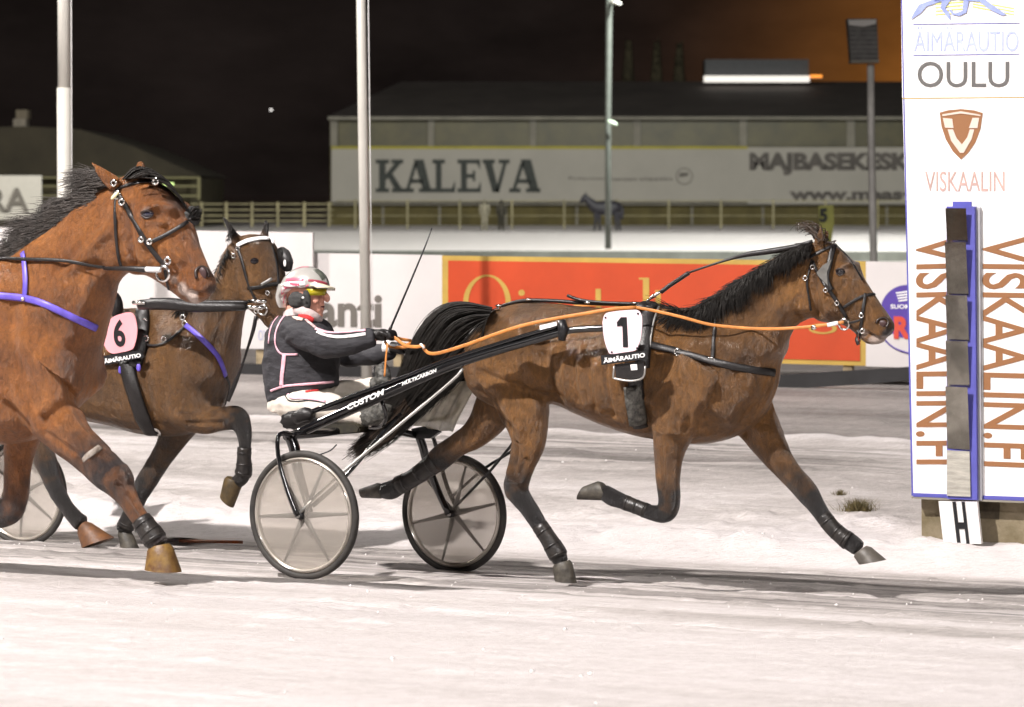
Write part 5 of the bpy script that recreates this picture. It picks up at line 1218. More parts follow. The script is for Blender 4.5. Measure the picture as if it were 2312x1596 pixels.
t6, vv = plate(h6, 'pink number 6 plate with black name bar on the dark bay horse', '6', M['pink6'],
      [(226, 732), (246, 722), (262, 712), (290, 705), (303, 712), (309, 735), (309, 755), (304, 778), (297, 789), (275, 795), (253, 798), (240, 788), (230, 765)],
      (254, 721, 280, 783, 5), [(228, 804), (318, 791), (326, 806), (230, 826)], [(234, 810), (318, 796), (319, 806), (236, 821)])
for a, c in ((272, 835), (313, 830)):
    bm = bmesh.new(); blob(bm, P(a, c, vv + .02), TV * .016, NV * .01, Vector((0, 0, .026)), 10, 6); put('violet_clip', bm_mesh(bm), M['purple'], t6)

# ---------------------------------------------------------------- sulkies
Y30 = math.radians(30)
def make_wheel(parent, c, R, yaw, spin=0, n_sp=6):
    """wheel part: rim mesh carries tyre, disc, hub and spokes"""
    tx = Vector((math.cos(yaw), -math.sin(yaw), 0)); nx = Vector((math.sin(yaw), math.cos(yaw), 0)); zz = Vector((0, 0, 1))
    def torus(r, th, wd, n=72, m=12, dn=0.0):
        bm = bmesh.new(); RR = []
        for j in range(n):
            a = 2 * math.pi * j / n; o_ = tx * math.cos(a) + zz * math.sin(a)
            RR.append(ellring(c + o_ * r + nx * dn, o_ * th, nx * wd, m))
        loft(bm, RR, closed=True); return bm_mesh(bm)
    rim = put('wheel', torus(R - .048, .014, .018), M['rim'], parent)
    put('tyre', torus(R - .019, .0195, .021), M['tyre'], rim)
    put('rim_line', torus(R - .047, .0035, .0215, m=8), M['chrome'], rim)
    for s_ in (-1, 1):
        bm = bmesh.new(); RR = []
        for r_, d_ in ((.02, .030), (R * .5, .022), (R - .048, .012)):
            RR.append([c + (tx * math.cos(2 * math.pi * j / 64) + zz * math.sin(2 * math.pi * j / 64)) * r_ + nx * s_ * d_ for j in range(64)])
        loft(bm, RR, cap=False); put('clear_disc', bm_mesh(bm), M['disc'], rim)
    for k_ in range(n_sp):
        a = spin + 2 * math.pi * k_ / n_sp; o_ = tx * math.cos(a) + zz * math.sin(a); s2 = o_.cross(nx)
        bm = bmesh.new(); RR = [ellring(c + o_ * r_, s2 * wd_, nx * .006, 8) for r_, wd_ in ((.02, .020), (.12, .013), (R - .05, .007))]
        loft(bm, RR); put('spoke', bm_mesh(bm), M['spoke'], rim)
    bm = bmesh.new(); tube(bm, [c - nx * .055, c - nx * .03, c + nx * .03, c + nx * .055], [.018, .024, .024, .018], 16); hb_ = put('hub', bm_mesh(bm), M['black'], rim)
    bm = bmesh.new(); tube(bm, [c - nx * .062, c - nx * .056], .013, 14); put('axle_nut', bm_mesh(bm), M['steel'], rim)
    return rim
dm = bpy.data.materials.new('clear_tinted_plastic'); dm.use_nodes = True; t = dm.node_tree; t.nodes.clear()
tr = N(t, 'ShaderNodeBsdfTransparent'); tr.inputs[0].default_value = (.93, .91, .88, 1)
gl_ = N(t, 'ShaderNodeBsdfPrincipled'); gl_.inputs['Base Color'].default_value = (.42, .385, .345, 1); gl_.inputs['Roughness'].default_value = .3
mx = N(t, 'ShaderNodeMixShader'); mx.inputs[0].default_value = .40; t.links.new(tr.outputs[0], mx.inputs[1]); t.links.new(gl_.outputs[0], mx.inputs[2])
ou = N(t, 'ShaderNodeOutputMaterial'); t.links.new(mx.outputs[0], ou.inputs[0]); M['disc'] = dm

CW_near = P(686, 1163, 15.68); CW_far = P(1025, 1159, 17.24); VM = 16.46
def mir(p): return p + NV * 2 * (VM - p.dot(NV))
su = thing('racing_sulky', Vector((P(850, 1290, VM).x, P(850, 1290, VM).y, float(gz(VM)))), 'black two-wheeled sulky with white shaft lettering, drawn by the number 1 horse', 'sulky')
make_wheel(su, CW_near, .355, Y30, math.radians(4)); make_wheel(su, CW_far, .355, Y30, math.radians(14))
VS_ = 15.98
def shaft(side):
    f = (lambda p: p) if side > 0 else mir
    low = [(660, 985, 12), (720, 957, 12), (800, 921, 12.5), (900, 877, 12), (1010, 829, 11), (1110, 796, 10), (1200, 770, 9), (1262, 752, 8.5), (1300, 744, 8), (1368, 741, 8), (1430, 741, 7)]
    q = catmull(low, 3); pts = [P(a, c, VS_ + .12 * max(0, (a - 1000) / 400)) for a, c, r in q]
    sh_ = tube_obj('shaft', [f(p) for p in pts], [r * .00235 for a, c, r in q], M['carbon'], su, n=14)
    up_ = [(692, 934, 6), (800, 893, 6), (900, 857, 6), (1010, 814, 6), (1110, 782, 6), (1200, 754, 6), (1262, 737, 6)]
    q = catmull(up_, 3); pts = [P(a, c, VS_ + .02 + .12 * max(0, (a - 1000) / 400)) for a, c, r in q]
    tube_obj('upper_tube', [f(p) for p in pts], [r * .0025 for a, c, r in q], M['carbon'], sh_, n=12)
    # web joining both tubes
    bm = bmesh.new()
    prism(bm, [f(P(a, c, VS_ + .015 + .12 * max(0, (a - 1000) / 400))) for a, c in ((720, 930), (1010, 818), (1262, 741), (1262, 751), (1010, 827), (860, 892), (800, 912), (760, 925))], NV * .012)
    put('web', bm_mesh(bm), M['carbon'], sh_, smooth=False)
    tube_obj('clamp', [f(P(1268, 722, VS_ + .06)), f(P(1272, 745, VS_ + .06)), f(P(1268, 768, VS_ + .06))], [.022, .030, .018], M['black'], sh_, n=12)
    return sh_
sh_n = shaft(1); sh_f = shaft(-1)
# lettering on the shaft, standing just proud of the tube
def shaft_text(s, x0, y0, x1, y1, hgt, mt, vv, shear=0.0):
    BL = P(x0, y0, vv); BR = P(x1, y1, vv); TL = P(x0 - (y1 - y0) / (x1 - x0) * -hgt * .2 + shear, y0 - hgt, vv)
    text('lettering', s, BL, BR - BL, TL - BL, mt, sh_n, bold=.03, thick=.002)
shaft_text('CUSTOM', 784, 927, 866, 891, 14, M['wht_txt'], VS_ - .032, 2)
shaft_text('MULTICARBON', 908, 871, 985, 840, 8.5, M['wht_txt'], VS_ - .030, 1)
prism_obj('white_label', [P(a, c, VS_ + .042) for a, c in ((1218, 735), (1256, 726), (1257, 735), (1219, 745))], NV * .004, M['wht_txt'], sh_n)
# braces to the hubs
for f_, hub in ((lambda p: p, CW_near), (None, CW_far)):
    if f_: pts = [hub - Vector((math.sin(Y30), math.cos(Y30), 0)) * .05 + Vector((0, 0, .01)), P(757, 1080, 15.75), P(1003, 875, 15.95), P(1046, 832, 15.99)]
    else: pts = [hub + Vector((0, 0, .03)), P(1152, 1008, 17.1), mir(P(1010, 829, VS_)) + Vector((.25, 0, .05))]
    tube_obj('brace', pts, .0085, M['steel'] if f_ else M['black'], su, n=10, k=3)
tube_obj('brace', [P(706, 1142, 15.8), P(775, 1080, 15.85), P(862, 980, 16.05), P(905, 935, 16.15)], .013, M['carbon'], su, n=10, k=3)
tube_obj('brace', [P(1024, 1118, 17.3), P(1090, 1060, 17.3), P(1150, 1022, 17.3), P(1190, 990, 17.25)], .009, M['black'], su, n=8, k=3)
# forks
nx30 = Vector((math.sin(Y30), math.cos(Y30), 0))
def fork(c, near):
    tops = P(652, 982, 15.80) if near else P(960, 985, 17.06)
    o1 = c - nx30 * .062; o2 = c + nx30 * .062
    if near:
        tube_obj('fork', [tops + nx30 * .03, P(640, 978, 15.70), P(627, 990, 15.64), P(630, 1040, 15.63), P(650, 1110, 15.62), o1], [.016, .014, .012, .0125, .014, .016], M['carbon'], su, n=12, k=4)
        tube_obj('fork', [P(650, 978, 15.86), P(664, 1010, 15.86), P(672, 1060, 15.84), P(690, 1120, 15.8), o2], [.030, .032, .028, .022, .018], M['carbon'], su, n=12, k=4)
    else:
        tube_obj('fork', [P(945, 982, 17.1), P(955, 1010, 17.12), P(964, 1045, 17.14), P(985, 1100, 17.17), o1], [.026, .026, .025, .022, .018], M['carbon'], su, n=12, k=4)
        tube_obj('fork', [P(955, 980, 17.2), P(975, 985, 17.3), P(985, 1010, 17.34), P(1010, 1100, 17.34), o2], [.014, .013, .013, .013, .014], M['carbon'], su, n=12, k=4)
fork(CW_near, True); fork(CW_far, False)
# arch under the seat, seat, seat frame
tube_obj('arch', [P(645, 985, 15.82), P(720, 978, 16.1), P(800, 970, 16.4), P(870, 970, 16.65), P(950, 985, 17.1)], [.024, .024, .020, .022, .022], M['carbon'], su, n=12, k=4)
prism_obj('far_plate', [P(a, c, 17.0) for a, c in ((928, 968), (957, 962), (990, 976), (970, 990), (936, 990))], NV * .05, M['black'], su)
prism_obj('seat_rail', [P(a, c, 16.25) for a, c in ((660, 960), (800, 955), (812, 966), (808, 978), (690, 986), (662, 992))], NV * .30, mat('muddy_underside', (0.05, 0.042, 0.022), 0.7, c2=(0.015, 0.014, 0.012), vscale=14), su, bevel=.008)
st = bmesh.new(); prism(st, [P(a, c, 16.22) for a, c in ((626, 946), (640, 930), (688, 925), (712, 940), (706, 958), (650, 972), (628, 962))], NV * .46)
bmesh.ops.bevel(st, geom=st.edges[:], offset=.02, segments=3, affect='EDGES'); put('seat', bm_mesh(st), M['leather'], su)
tube_obj('seat_back_bracket', [P(666, 945, 16.0), P(690, 935, 16.0), P(706, 940, 16.0)], [.035, .04, .03], M['leather'], su, n=12, k=3)
tube_obj('cable', [P(655, 1015, 16.0), P(690, 1032, 16.0), P(740, 1020, 16.0), P(760, 1004, 16.05)], .004, M['black'], su, n=5, k=4)
# foot rests
for f_ in (lambda p: p, mir):
    pts = [P(862, 905, 16.0), P(872, 940, 16.02), P(860, 962, 16.06), P(835, 965, 16.1)]
    tube_obj('foot_rest', [f_(p) for p in pts], .012, M['carbon'], su, n=10, k=3)
# clear mud apron hanging behind the horse
am = mat('muddy_clear_plastic', (0.78, 0.73, 0.62), 0.35, c2=(0.40, 0.37, 0.28), vscale=6, bump=0.8, bscale=9, alpha=.88)
bm = bmesh.new(); g = []
TPs = [(922, 884, 16.62), (985, 868, 16.60), (1030, 862, 16.58), (1076, 858, 16.6)]; BTs = [(896, 958, 16.70), (950, 962, 16.66), (990, 972, 16.64), (1026, 974, 16.62)]
for i in range(9):
    row = []
    for j in range(25):
        u_ = j / 24 * 3; k_ = min(int(u_), 2); f_ = u_ - k_
        a = [TPs[k_][q_] + (TPs[k_ + 1][q_] - TPs[k_][q_]) * f_ for q_ in range(3)]; b2 = [BTs[k_][q_] + (BTs[k_ + 1][q_] - BTs[k_][q_]) * f_ for q_ in range(3)]
        s_ = i / 8; p = P(a[0] + (b2[0] - a[0]) * s_, a[1] + (b2[1] - a[1]) * s_, a[2] + (b2[2] - a[2]) * s_) + NV * .02 * math.sin(j * 1.1 + i * .5)
        row.append(bm.verts.new(p))
    g.append(row)
for i in range(8):
    for j in range(24): bm.faces.new((g[i][j], g[i][j + 1], g[i + 1][j + 1], g[i + 1][j]))
bmesh.ops.solidify(bm, geom=bm.faces[:], thickness=.004); put('mud_apron', bm_mesh(bm), am, su)

# second sulky, only its near wheel shows behind the left legs
c2 = P(52, 1112, 17.75)
su2 = thing('racing_sulky', Vector((c2.x, c2.y, float(gz(17.9)))), 'sulky wheel with cream rim at the left edge behind the horses legs', 'sulky')
make_wheel(su2, c2, .352, Y30, math.radians(25))
o1 = c2 - nx30 * .05
tube_obj('fork', [c2 + Vector((0, 0, .45)) + nx30 * .15, c2 + Vector((-.05, 0, .43)) - nx30 * .02, o1 + Vector((0, 0, .2)), o1], .013, M['carbon'], su2, k=4)
tube_obj('arch', [c2 + Vector((0, 0, .45)) + nx30 * .1, c2 + NV * .5 - TV * .1 + Vector((0, 0, .5)), c2 + NV * .8 - TV * .3 + Vector((0, 0, .48))], .022, M['carbon'], su2, k=4)
for d_ in (.25,): tube_obj('shaft', [c2 + NV * d_ + Vector((0, 0, .45)) - TV * .1, c2 + NV * d_ + TV * .5 + Vector((0, 0, .75))], .022, M['carbon'], su2)
bm = bmesh.new(); prism(bm, [c2 + NV * .45 + Vector((0, 0, .52)) + TV * a for a in (-.2, .15)] + [c2 + NV * .85 + Vector((0, 0, .52)) + TV * a for a in (.15, -.2)], Vector((0, 0, .05))); put('seat', bm_mesh(bm), M['leather'], su2)
# ---------------------------------------------------------------- driver
VD = 16.46
def sect_loft(bm, rows, v, k=5, egg=0, n=24, tilt=None):
    """rows: (x_back, y_back, x_front, y_front, half width m)"""
    R = []
    for r in catmull(rows, k):
        a, b_ = P(r[0], r[1], v), P(r[2], r[3], v)
        R.append(ellring((a + b_) / 2, (b_ - a) / 2, NV * max(r[4], .006), n, egg))
    loft(bm, R)
def limb(bm, rows, v, k=5, n=16, flat=.9):
    """rows: (x, y, r in picture units, w)"""
    q = catmull(rows, k); pts = [P(a, c, v - w_) for a, c, r, w_ in q]
    rr = [max(r * mpp(p), .004) for p, (a, c, r, w_) in zip(pts, q)]
    T = frames(pts); R = []
    for p, t_, r in zip(pts, T, rr):
        a = t_.cross(NV); a = a.normalized() if a.length > .05 else Vector((0, 0, 1)); b_ = a.cross(t_).normalized()
        R.append(ellring(p, a * r, b_ * r * flat, n))
    loft(bm, R)
def wrinkle(me, amp, fr, seed=0):
    co = arr(me); no = arr(me, 'no'); u = co @ tvn; vv = co @ nvn
    d = (fbm(u * fr + seed, (co[:, 2] + vv * .6) * fr * 2.2, 3) - .5) * amp
    me.vertices.foreach_set('co', (co + no * d[:, None]).ravel()); me.update()
# body under the clothes: one continuous figure with face, neck, limbs
bm = bmesh.new()
headrows = [(662, 612, 712, 612, .04), (650, 626, 726, 624, .066), (645, 642, 733, 640, .078), (645, 655, 733, 655, .080), (649, 668, 731, 668, .077), (656, 680, 730, 680, .070), (664, 692, 729, 692, .062), (676, 704, 729, 704, .050), (690, 714, 725, 714, .030)]
sect_loft(bm, headrows, VD, egg=0)
bm2 = bmesh.new()
limb(bm, [(668, 690, 24, 0), (667, 712, 25, 0), (666, 732, 32, 0)], VD)                         # neck
sect_loft(bm, [(628, 905, 735, 890, .14), (622, 860, 740, 845, .155), (620, 810, 738, 800, .165), (622, 770, 734, 760, .175), (636, 738, 715, 730, .15), (650, 722, 700, 718, .08)], VD)
for s_ in (1, -1):
    if s_ > 0: A = [(665, 748, 22, .17), (700, 762, 21, .21), (740, 776, 19, .21), (800, 768, 16, .17), (850, 757, 13, .13)]; Lg = [(650, 905, 30, .10), (700, 912, 27, .12), (765, 925, 23, .14), (812, 942, 15, .13), (848, 935, 12, .12)]
    else: A = [(690, 748, 22, -.17), (730, 772, 21, -.20), (780, 796, 19, -.20), (830, 800, 16, -.15), (868, 793, 11, -.11)]; Lg = [(680, 895, 28, -.10), (740, 885, 25, -.12), (800, 878, 20, -.14), (840, 870, 14, -.14), (858, 858, 11, -.13)]
    limb(bm, A, VD); limb(bm, Lg, VD)
# nose, brow, lips, chin, ears
limb(bm, [(728, 654, 4, 0), (734, 664, 6, 0), (739, 674, 7.5, 0), (735, 680, 5, 0)], VD, n=12)
limb(bm, [(719, 650, 5, .05), (731, 648, 6, .02), (731, 648, 6, -.02), (719, 650, 5, -.05)], VD, n=10)
limb(bm, [(722, 688.5, 3.5, .024), (730, 687.5, 4.2, 0), (722, 688.5, 3.5, -.024)], VD, n=10)
limb(bm, [(721, 697, 4, .022), (729, 697, 5, 0), (721, 697, 4, -.022)], VD, n=10)
limb(bm, [(716, 711, 6, .015), (724, 711, 7, 0), (716, 711, 6, -.015)], VD, n=10)
limb(bm, [(712, 676, 9, .045), (716, 684, 8, .042)], VD, n=10); limb(bm, [(712, 676, 9, -.045), (716, 684, 8, -.042)], VD, n=10)
me = remeshed(bm, .0065, 3)
base = P(690, 950, VD)
driver = put('person', me, M['skin'], origin=base); tag(driver, 'driver in silver helmet and dark pink-striped jacket sitting on the sulky with arms stretched forward', 'person')
bmw = bmesh.new(); bmw.from_mesh(me); bmesh.ops.transform(bmw, matrix=Matrix.Translation(base), verts=bmw.verts); dbvh = BVHTree.FromBMesh(bmw); bmw.free()
bm = bmesh.new(); limb(bm, [(724, 692.6, 1.5, .022), (731, 692.4, 2.2, .004), (727, 692.6, 1.5, -.018)], VD, n=8); put('mouth', bm_mesh(bm), mat('dark_lip', (0.10, 0.02, 0.02), 0.5), driver)
for w_ in (.030, -.030):
    bm = bmesh.new(); blob(bm, P(725, 660, VD - w_), TV * .013, NV * .013, Vector((0, 0, .008)), 10, 6); put('eye', bm_mesh(bm), M['eye'], driver)

# jacket
bm = bmesh.new()
sect_loft(bm, [(610, 912, 758, 872, .185), (607, 888, 760, 858, .195), (603, 850, 759, 835, .20), (603, 810, 757, 795, .205), (606, 775, 752, 765, .21), (613, 745, 742, 742, .205), (626, 722, 728, 724, .165), (642, 710, 712, 716, .10)], VD)
limb(bm, [(655, 742, 32, .15), (690, 758, 34, .215), (735, 776, 33, .225), (775, 778, 27, .20), (815, 768, 24, .17), (846, 760, 20, .14)], VD)
limb(bm, [(690, 742, 32, -.15), (730, 770, 34, -.215), (780, 798, 30, -.21), (830, 802, 24, -.16), (884, 793, 19, -.11)], VD)
me = remeshed(bm, .011, 3); wrinkle(me, .022, 11); jacket = put('jacket', me, M['cloth'], driver)
bmw = bmesh.new(); bmw.from_mesh(me); jb = BVHTree.FromBMesh(bmw); bmw.free()
def on_cloth(px, py, bv=None, off=.004, fall=15.8):
    d = ray(px, py).normalized(); loc, n, i, ds = (bv or jb).ray_cast(CP, d)
    if loc is None: return None
    return loc + n * off, n
def ribbon(name, pts, hw, mt, parent, bv=None, off=.004, k=5, thick=.25):
    P3 = []; Nn = []
    for p in catmull([list(p) for p in pts], k):
        r = on_cloth(p[0], p[1], bv, off)
        if r: P3.append(r[0]); Nn.append(r[1])
    if len(P3) < 3: return
    P3 = [P3[0]] + [(P3[i - 1] + P3[i] * 2 + P3[i + 1]) / 4 for i in range(1, len(P3) - 1)] + [P3[-1]]
    bm = bmesh.new(); T = frames(P3); R = []
    for p, t_, n in zip(P3, T, Nn):
        a = t_.cross(n); a = a.normalized() if a.length > 1e-4 else Vector((0, 0, 1)); b_ = a.cross(t_).normalized()
        R.append(ellring(p, a * hw, b_ * hw * thick, 8))
    loft(bm, R); return put(name, bm_mesh(bm), mt, parent)
ribbon('sleeve_stripe', [(712, 742), (735, 750), (765, 752), (800, 749), (826, 746)], .011, M['pinkc'], jacket, thick=.3)
ribbon('sleeve_stripe', [(716, 749), (738, 758), (768, 761), (800, 758), (826, 754)], .010, M['wht_txt'], jacket, thick=.3)
ribbon('armhole_piping', [(655, 702), (636, 722), (624, 748), (622, 775), (632, 796), (650, 800), (672, 800)], .006, M['pinkc'], jacket, thick=.5)
ribbon('back_stripe', [(642, 800), (640, 825), (637, 850), (636, 872)], .013, M['pinkc'], jacket)
ribbon('hem_piping', [(612, 882), (640, 872), (680, 868), (720, 865), (752, 862)], .007, M['pinkc'], jacket, thick=.5)
ribbon('back_piping', [(640, 705), (622, 722), (611, 745), (607, 775)], .005, M['pinkc'], jacket, thick=.5)
ribbon('shoulder_flash', [(664, 716), (674, 720), (684, 722)], .014, mat('cream_print', (0.70, 0.52, 0.45), 0.7), jacket)
ribbon('shoulder_flash', [(690, 722), (702, 732), (712, 740)], .010, mat('red_print', (0.50, 0.20, 0.20), 0.7, c2=(0.75, 0.6, 0.6), vscale=40), jacket)
# collar and scarf
bm = bmesh.new(); limb(bm, [(664, 696, 27, 0), (668, 708, 31, 0), (674, 720, 34, 0)], VD, flat=.95); limb(bm, [(668, 700, 12, .06), (690, 704, 12, .075), (712, 716, 11, .05), (722, 722, 9, 0)], VD)
col_ = put('collar', remeshed(bm, .008, 3), mat('pale_scarf', (0.72, 0.62, 0.60), 0.8, c2=(0.50, 0.38, 0.37), vscale=18, bump=.5), driver)
bm = bmesh.new(); limb(bm, [(676, 714, 6, .085), (692, 718, 8, .095), (708, 724, 6, .08)], VD); put('red_patch', bm_mesh(bm), M['redcloth'], col_)
# trousers
bm = bmesh.new()
limb(bm, [(640, 915, 30, .09), (668, 912, 36, .12), (710, 915, 35, .14), (755, 922, 30, .15), (795, 940, 22, .14), (832, 945, 18, .12)], VD, flat=.95)
limb(bm, [(650, 905, 30, -.08), (700, 898, 34, -.12), (760, 888, 30, -.14), (810, 878, 23, -.14), (846, 868, 16, -.13)], VD, flat=.95)
sect_loft(bm, [(613, 922, 700, 940, .15), (612, 905, 740, 900, .18), (622, 878, 750, 868, .16)], VD)
me = remeshed(bm, .010, 3); wrinkle(me, .020, 12, 5); trs = put('trousers', me, M['trouser'], driver)
bmw = bmesh.new(); bmw.from_mesh(me); tbv = BVHTree.FromBMesh(bmw); bmw.free()
ribbon('side_piping', [(641, 888), (652, 903), (668, 906), (700, 904), (726, 908), (742, 914)], .0035, M['black'], trs, tbv, thick=.6)
ribbon('side_stripe', [(648, 886), (658, 898), (685, 899), (715, 902), (735, 907)], .008, M['pinkc'], trs, tbv)
ribbon('red_mark', [(690, 885), (704, 883), (718, 882)], .011, M['redcloth'], trs, tbv)
# boots
def boot(rows, toe):
    bm = bmesh.new(); limb(bm, rows, VD, n=16); limb(bm, toe, VD, n=16)
    me = remeshed(bm, .009, 2); wrinkle(me, .018, 26, 2); put('boot', me, M['mud'], driver)
boot([(812, 944, 19, .13), (838, 942, 22, .13), (858, 936, 24, .13)], [(850, 950, 16, .13), (866, 932, 22, .14), (872, 912, 17, .14)])
boot([(840, 870, 17, -.13), (858, 866, 18, -.13), (866, 862, 16, -.13)], [(868, 886, 12, -.13), (868, 862, 19, -.13), (864, 838, 18, -.14), (862, 822, 11, -.14)])

# gloves: palm, four bent fingers of different length, thumb
def glove(c, d, upd, w_, lab):
    """c palm centre px, d direction of the forearm (px), fingers curl down round the rein"""
    cx, cy = c; bm = bmesh.new()
    D = (P(cx + d[0], cy + d[1], VD - w_) - P(cx, cy, VD - w_)).normalized(); S = NV; U = D.cross(S).normalized()
    if U.z < 0: U = -U
    o_ = P(cx, cy, VD - w_)
    def tub(pts, rr): tube(bm, [Vector(x[:3]) for x in catmull([list(p) + [r] for p, r in zip(pts, rr)], 4)], [x[3] for x in catmull([list(p) + [r] for p, r in zip(pts, rr)], 4)], 10)
    tub([o_ - D * .075, o_ - D * .03, o_, o_ + D * .03], [.034, .033, .036, .032])
    for i, (ln, off) in enumerate(((.042, .030), (.046, .010), (.043, -.010), (.035, -.029))):
        k0 = o_ + D * .030 + S * off + U * .012; k1 = k0 + D * ln * .72 + U * .004; k2 = k1 + D * .010 - U * ln * .75; k3 = k2 - D * ln * .62 - U * .006
        tub([k0, k1, k2, k3], [.0125, .0115, .0105, .0092])
    t0 = o_ - S * .030 + U * .008; tub([t0, t0 + D * .022 - S * .016 + U * .006, t0 + D * .048 - S * .010 - U * .006, t0 + D * .060 + S * .002 - U * .018], [.014, .0125, .011, .009])
    g = put('glove', remeshed(bm, .0045, 1), M['leather'], driver)
    bm = bmesh.new(); tube(bm, [o_ - D * .105, o_ - D * .085, o_ - D * .06], [.036, .039, .034], 16); put('cuff', bm_mesh(bm), M['cloth'] if lab else M['wht_txt'], g)
    return o_, D, U
gn = glove((863, 756), (1, .02), None, .13, 1)
gf = glove((905, 786), (1, .10), None, -.10, 0)

# helmet, peak, ear pad, goggles
bm = bmesh.new(); R = []
def hsec(y):  # helmet outline at a row: back x, front x
    ys = [601, 606, 614, 625, 638, 650, 660]; xb = [684, 668, 655, 645, 638, 634.5, 633]; xf = [700, 716, 727, 735, 740, 742, 741]
    return np.interp(y, ys, xb), np.interp(y, ys, xf)
rows = []
for y in (601.5, 604, 609, 616, 625, 634, 643, 648): 
    a, b_ = hsec(y); rows.append((a, y, b_, y - .0, .02 + .085 * math.sin(min(1, (y - 600) / 42) * math.pi / 2) ** .8))
sect_loft(bm, rows, VD, n=36)
# nape part going down behind the ear
sect_loft(bm, [(634, 640, 700, 640, .103), (632.5, 655, 672, 655, .102), (633, 668, 656, 668, .10), (635, 682, 656, 682, .095), (640, 694, 656, 694, .085)], VD, n=28)
me = remeshed(bm, .0065, 3)
hm = mat('silver_helmet', (.60, .58, .55), .24, .30, c2=(.50, .48, .45), vscale=5, coat=.6)
helmet = put('helmet', me, hm, driver)
bmw = bmesh.new(); bmw.from_mesh(me); hbv = BVHTree.FromBMesh(bmw); bmw.free()
ribbon('red_trim', [(696, 633), (712, 634), (726, 637), (739, 641)], .007, mat('dark_red_trim', (.34, .04, .07), .4), helmet, hbv, off=.001, thick=.3)
hp1 = mat('helmet_white', (.82, .78, .77), .3, coat=.5); hp2 = mat('helmet_pink', (.62, .12, .19), .35, coat=.4)
for pts, hw, mm_ in (([(642, 640), (655, 642), (672, 640), (690, 638)], .016, hp1), ([(637, 655), (648, 655), (664, 653), (680, 648)], .016, hp1), ([(636, 672), (640, 676), (646, 684)], .014, hp1),
    ([(646, 633), (660, 630), (686, 632)], .010, hp2), ([(640, 645), (650, 636), (656, 640), (668, 643), (676, 642)], .009, hp2), ([(637, 664), (641, 652), (652, 648), (664, 650)], .008, hp2),
    ([(664, 657), (676, 655), (688, 648), (697, 643)], .004, hp2), ([(640, 684), (641, 672), (645, 664)], .005, hp2), ([(668, 607), (682, 603), (698, 603)], .004, hp2)):
    ribbon('painted_flame' if mm_ is hp2 else 'painted_patch', pts, hw, mm_, helmet, hbv, off=.0005 if mm_ is hp1 else .0015, thick=.12)
ribbon('dark_panel', [(712, 608), (724, 618), (732, 630)], .020, mat('dark_helmet_panel', (.05, .05, .05), .3, c2=(.14, .15, .12), vscale=20), helmet, hbv, off=-.001, thick=.15)
bm = bmesh.new(); R = []
for w_, xa, xb_, y_ in ((.10, 700, 716, 646), (.085, 702, 734, 645), (.05, 706, 750, 646), (0, 708, 757, 648), (-.05, 706, 756, 651), (-.085, 702, 744, 651), (-.10, 700, 720, 648)):
    a, m_, c_ = P(xa, y_ - 6, VD - w_), P((xa + xb_) / 2, y_ - 4, VD - w_), P(xb_, y_ + 2, VD - w_)
    R.append([a, m_ + Vector((0, 0, .004)), c_, c_ - Vector((0, 0, .008)), m_ - Vector((0, 0, .010)), a - Vector((0, 0, .016))])
loft(bm, R); put('peak', bm_mesh(bm), mat('cream_peak', (.78, .72, .52), .4), helmet)
bm = bmesh.new(); blob(bm, P(669, 677, VD - .085), TV * .054, NV * .026, Vector((0, 0, .050)), 20, 12); limb(bm, [(690, 655, 7, .085), (694, 672, 8, .08), (694, 690, 8, .075), (688, 702, 6, .06)], VD)
me = remeshed(bm, .007, 2); wrinkle(me, .008, 30); put('ear_pad', me, M['foam'], helmet)
bm = bmesh.new(); blob(bm, P(684, 672, VD - .120), TV * .009, NV * .004, Vector((0, 0, .007)), 10, 6); put('pad_emblem', bm_mesh(bm), M['wht_txt'], helmet)
# wrap-round yellow goggles following the face
bm = bmesh.new(); R = []
for w_, x_ in ((.083, 692), (.078, 706), (.062, 722), (.035, 732), (0, 737), (-.035, 733), (-.062, 724), (-.078, 710)):
    a = P(x_, 650.5, VD - w_); b2 = P(x_ - 1, 667 - (3 if abs(w_) < .02 else 0), VD - w_); o_ = (TV * .7 - NV * (w_ * 6)).normalized() * .004
    R.append([a, b2, b2 + o_, a + o_])
loft(bm, R); gg = put('goggles', bm_mesh(bm), M['goggle'], driver)
tube_obj('goggle_frame', [P(x_, 650.5, VD - w_) + TV * .004 for w_, x_ in ((.083, 692), (.078, 706), (.062, 722), (.035, 732), (0, 738), (-.035, 734), (-.062, 725), (-.078, 710))], .0035, M['black'], gg, n=6, k=3)

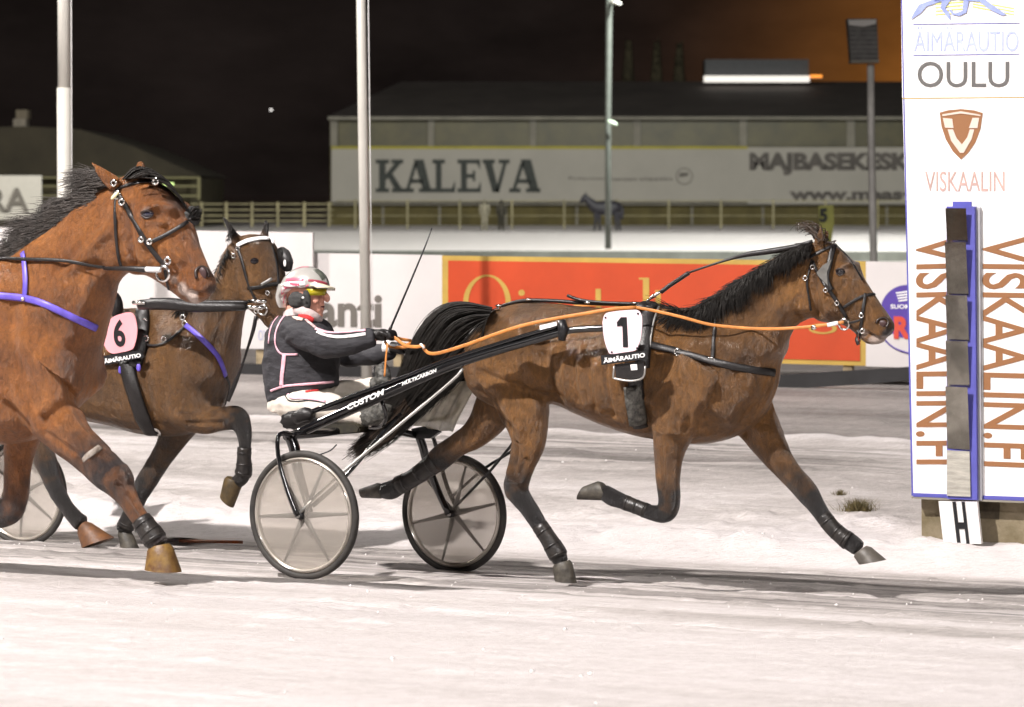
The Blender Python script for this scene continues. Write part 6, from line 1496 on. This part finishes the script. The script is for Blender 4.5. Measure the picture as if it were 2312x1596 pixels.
# whip and reins
o_, D, U = gn
wp = thing('whip', o_, 'long thin black whip held upright in the driver gloved hand', 'whip')
hx = P(880, 745, VD - .13)
tube_obj('handle', [P(872, 762, VD - .13), hx, P(884, 736, VD - .13)], [.009, .010, .008], M['leather'], wp, k=2)
tube_obj('lash_rod', [P(884, 736, VD - .13), P(925, 640, VD - .10), P(960, 556, VD - .05), P(975, 515, VD)], [.0062, .0055, .0042, .003], M['black'], wp, k=4)
rn = thing('reins', P(1300, 710, 16.1), 'orange reins running from the driver hands over the horse to the bit', 'reins')
ref = -NV
def rein(name, pts, hw, k=5, fl_=.3):
    q = catmull([[a, c, w_] for a, c, w_ in pts], k); p3 = [P(a, c, VD - w_) for a, c, w_ in q]
    bm = bmesh.new(); tube(bm, p3, hw, 8, fl_, ref); return put(name, bm_mesh(bm), M['orange'], rn)
rein('near_rein', [(878, 755, .13), (895, 765, .14), (915, 780, .16), (940, 783, .18), (955, 781, .19), (958, 788, .20), (968, 797, .22), (985, 798, .24), (1010, 792, .27), (1060, 776, .30), (1120, 754, .33), (1180, 735, .34), (1250, 720, .34), (1320, 708, .33), (1380, 698, .31), (1436, 694, .27)], .0100)
rein('near_rein', [(1436, 694, .27), (1480, 702, .27), (1540, 716, .26), (1600, 732, .23), (1660, 739, .20), (1710, 742, .18), (1760, 742, .15), (1810, 739, .14), (1860, 734, .135), (1905, 727, .135)], .0085)
rein('far_rein', [(880, 757, .12), (905, 765, .05), (930, 770, 0), (920, 778, -.05), (910, 783, -.08)], .009)
rein('far_rein', [(868, 770, .12), (880, 783, .10), (905, 784, .0), (940, 781, .0), (1000, 770, -.12), (1100, 740, -.25), (1200, 712, -.28), (1320, 690, -.22), (1425, 688, -.12)], .009)
rein('rein_end', [(875, 775, .14), (872, 800, .15), (868, 850, .15)], .006)
bm = bmesh.new(); tube(bm, [P(1868, 734, VD - .145), P(1892, 729, VD - .145)], .011, 8, .4, ref); put('rein_buckle', bm_mesh(bm), M['wht_txt'], rn)
bm = bmesh.new(); tube(bm, [P(950, 776, VD - .21), P(958, 786, VD - .215)], .010, 8, .5); put('rein_loop', bm_mesh(bm), M['wht_txt'], rn)
bm = bmesh.new(); tube(bm, [P(1832, 741, VD - .15), P(1842, 738, VD - .15)], .012, 8, .4, ref); put('rein_buckle', bm_mesh(bm), M['chrome'], rn)
for o in list(bpy.data.objects):
    if o.type == 'MESH' and not o.data.materials: o.data.materials.append(M['black'])
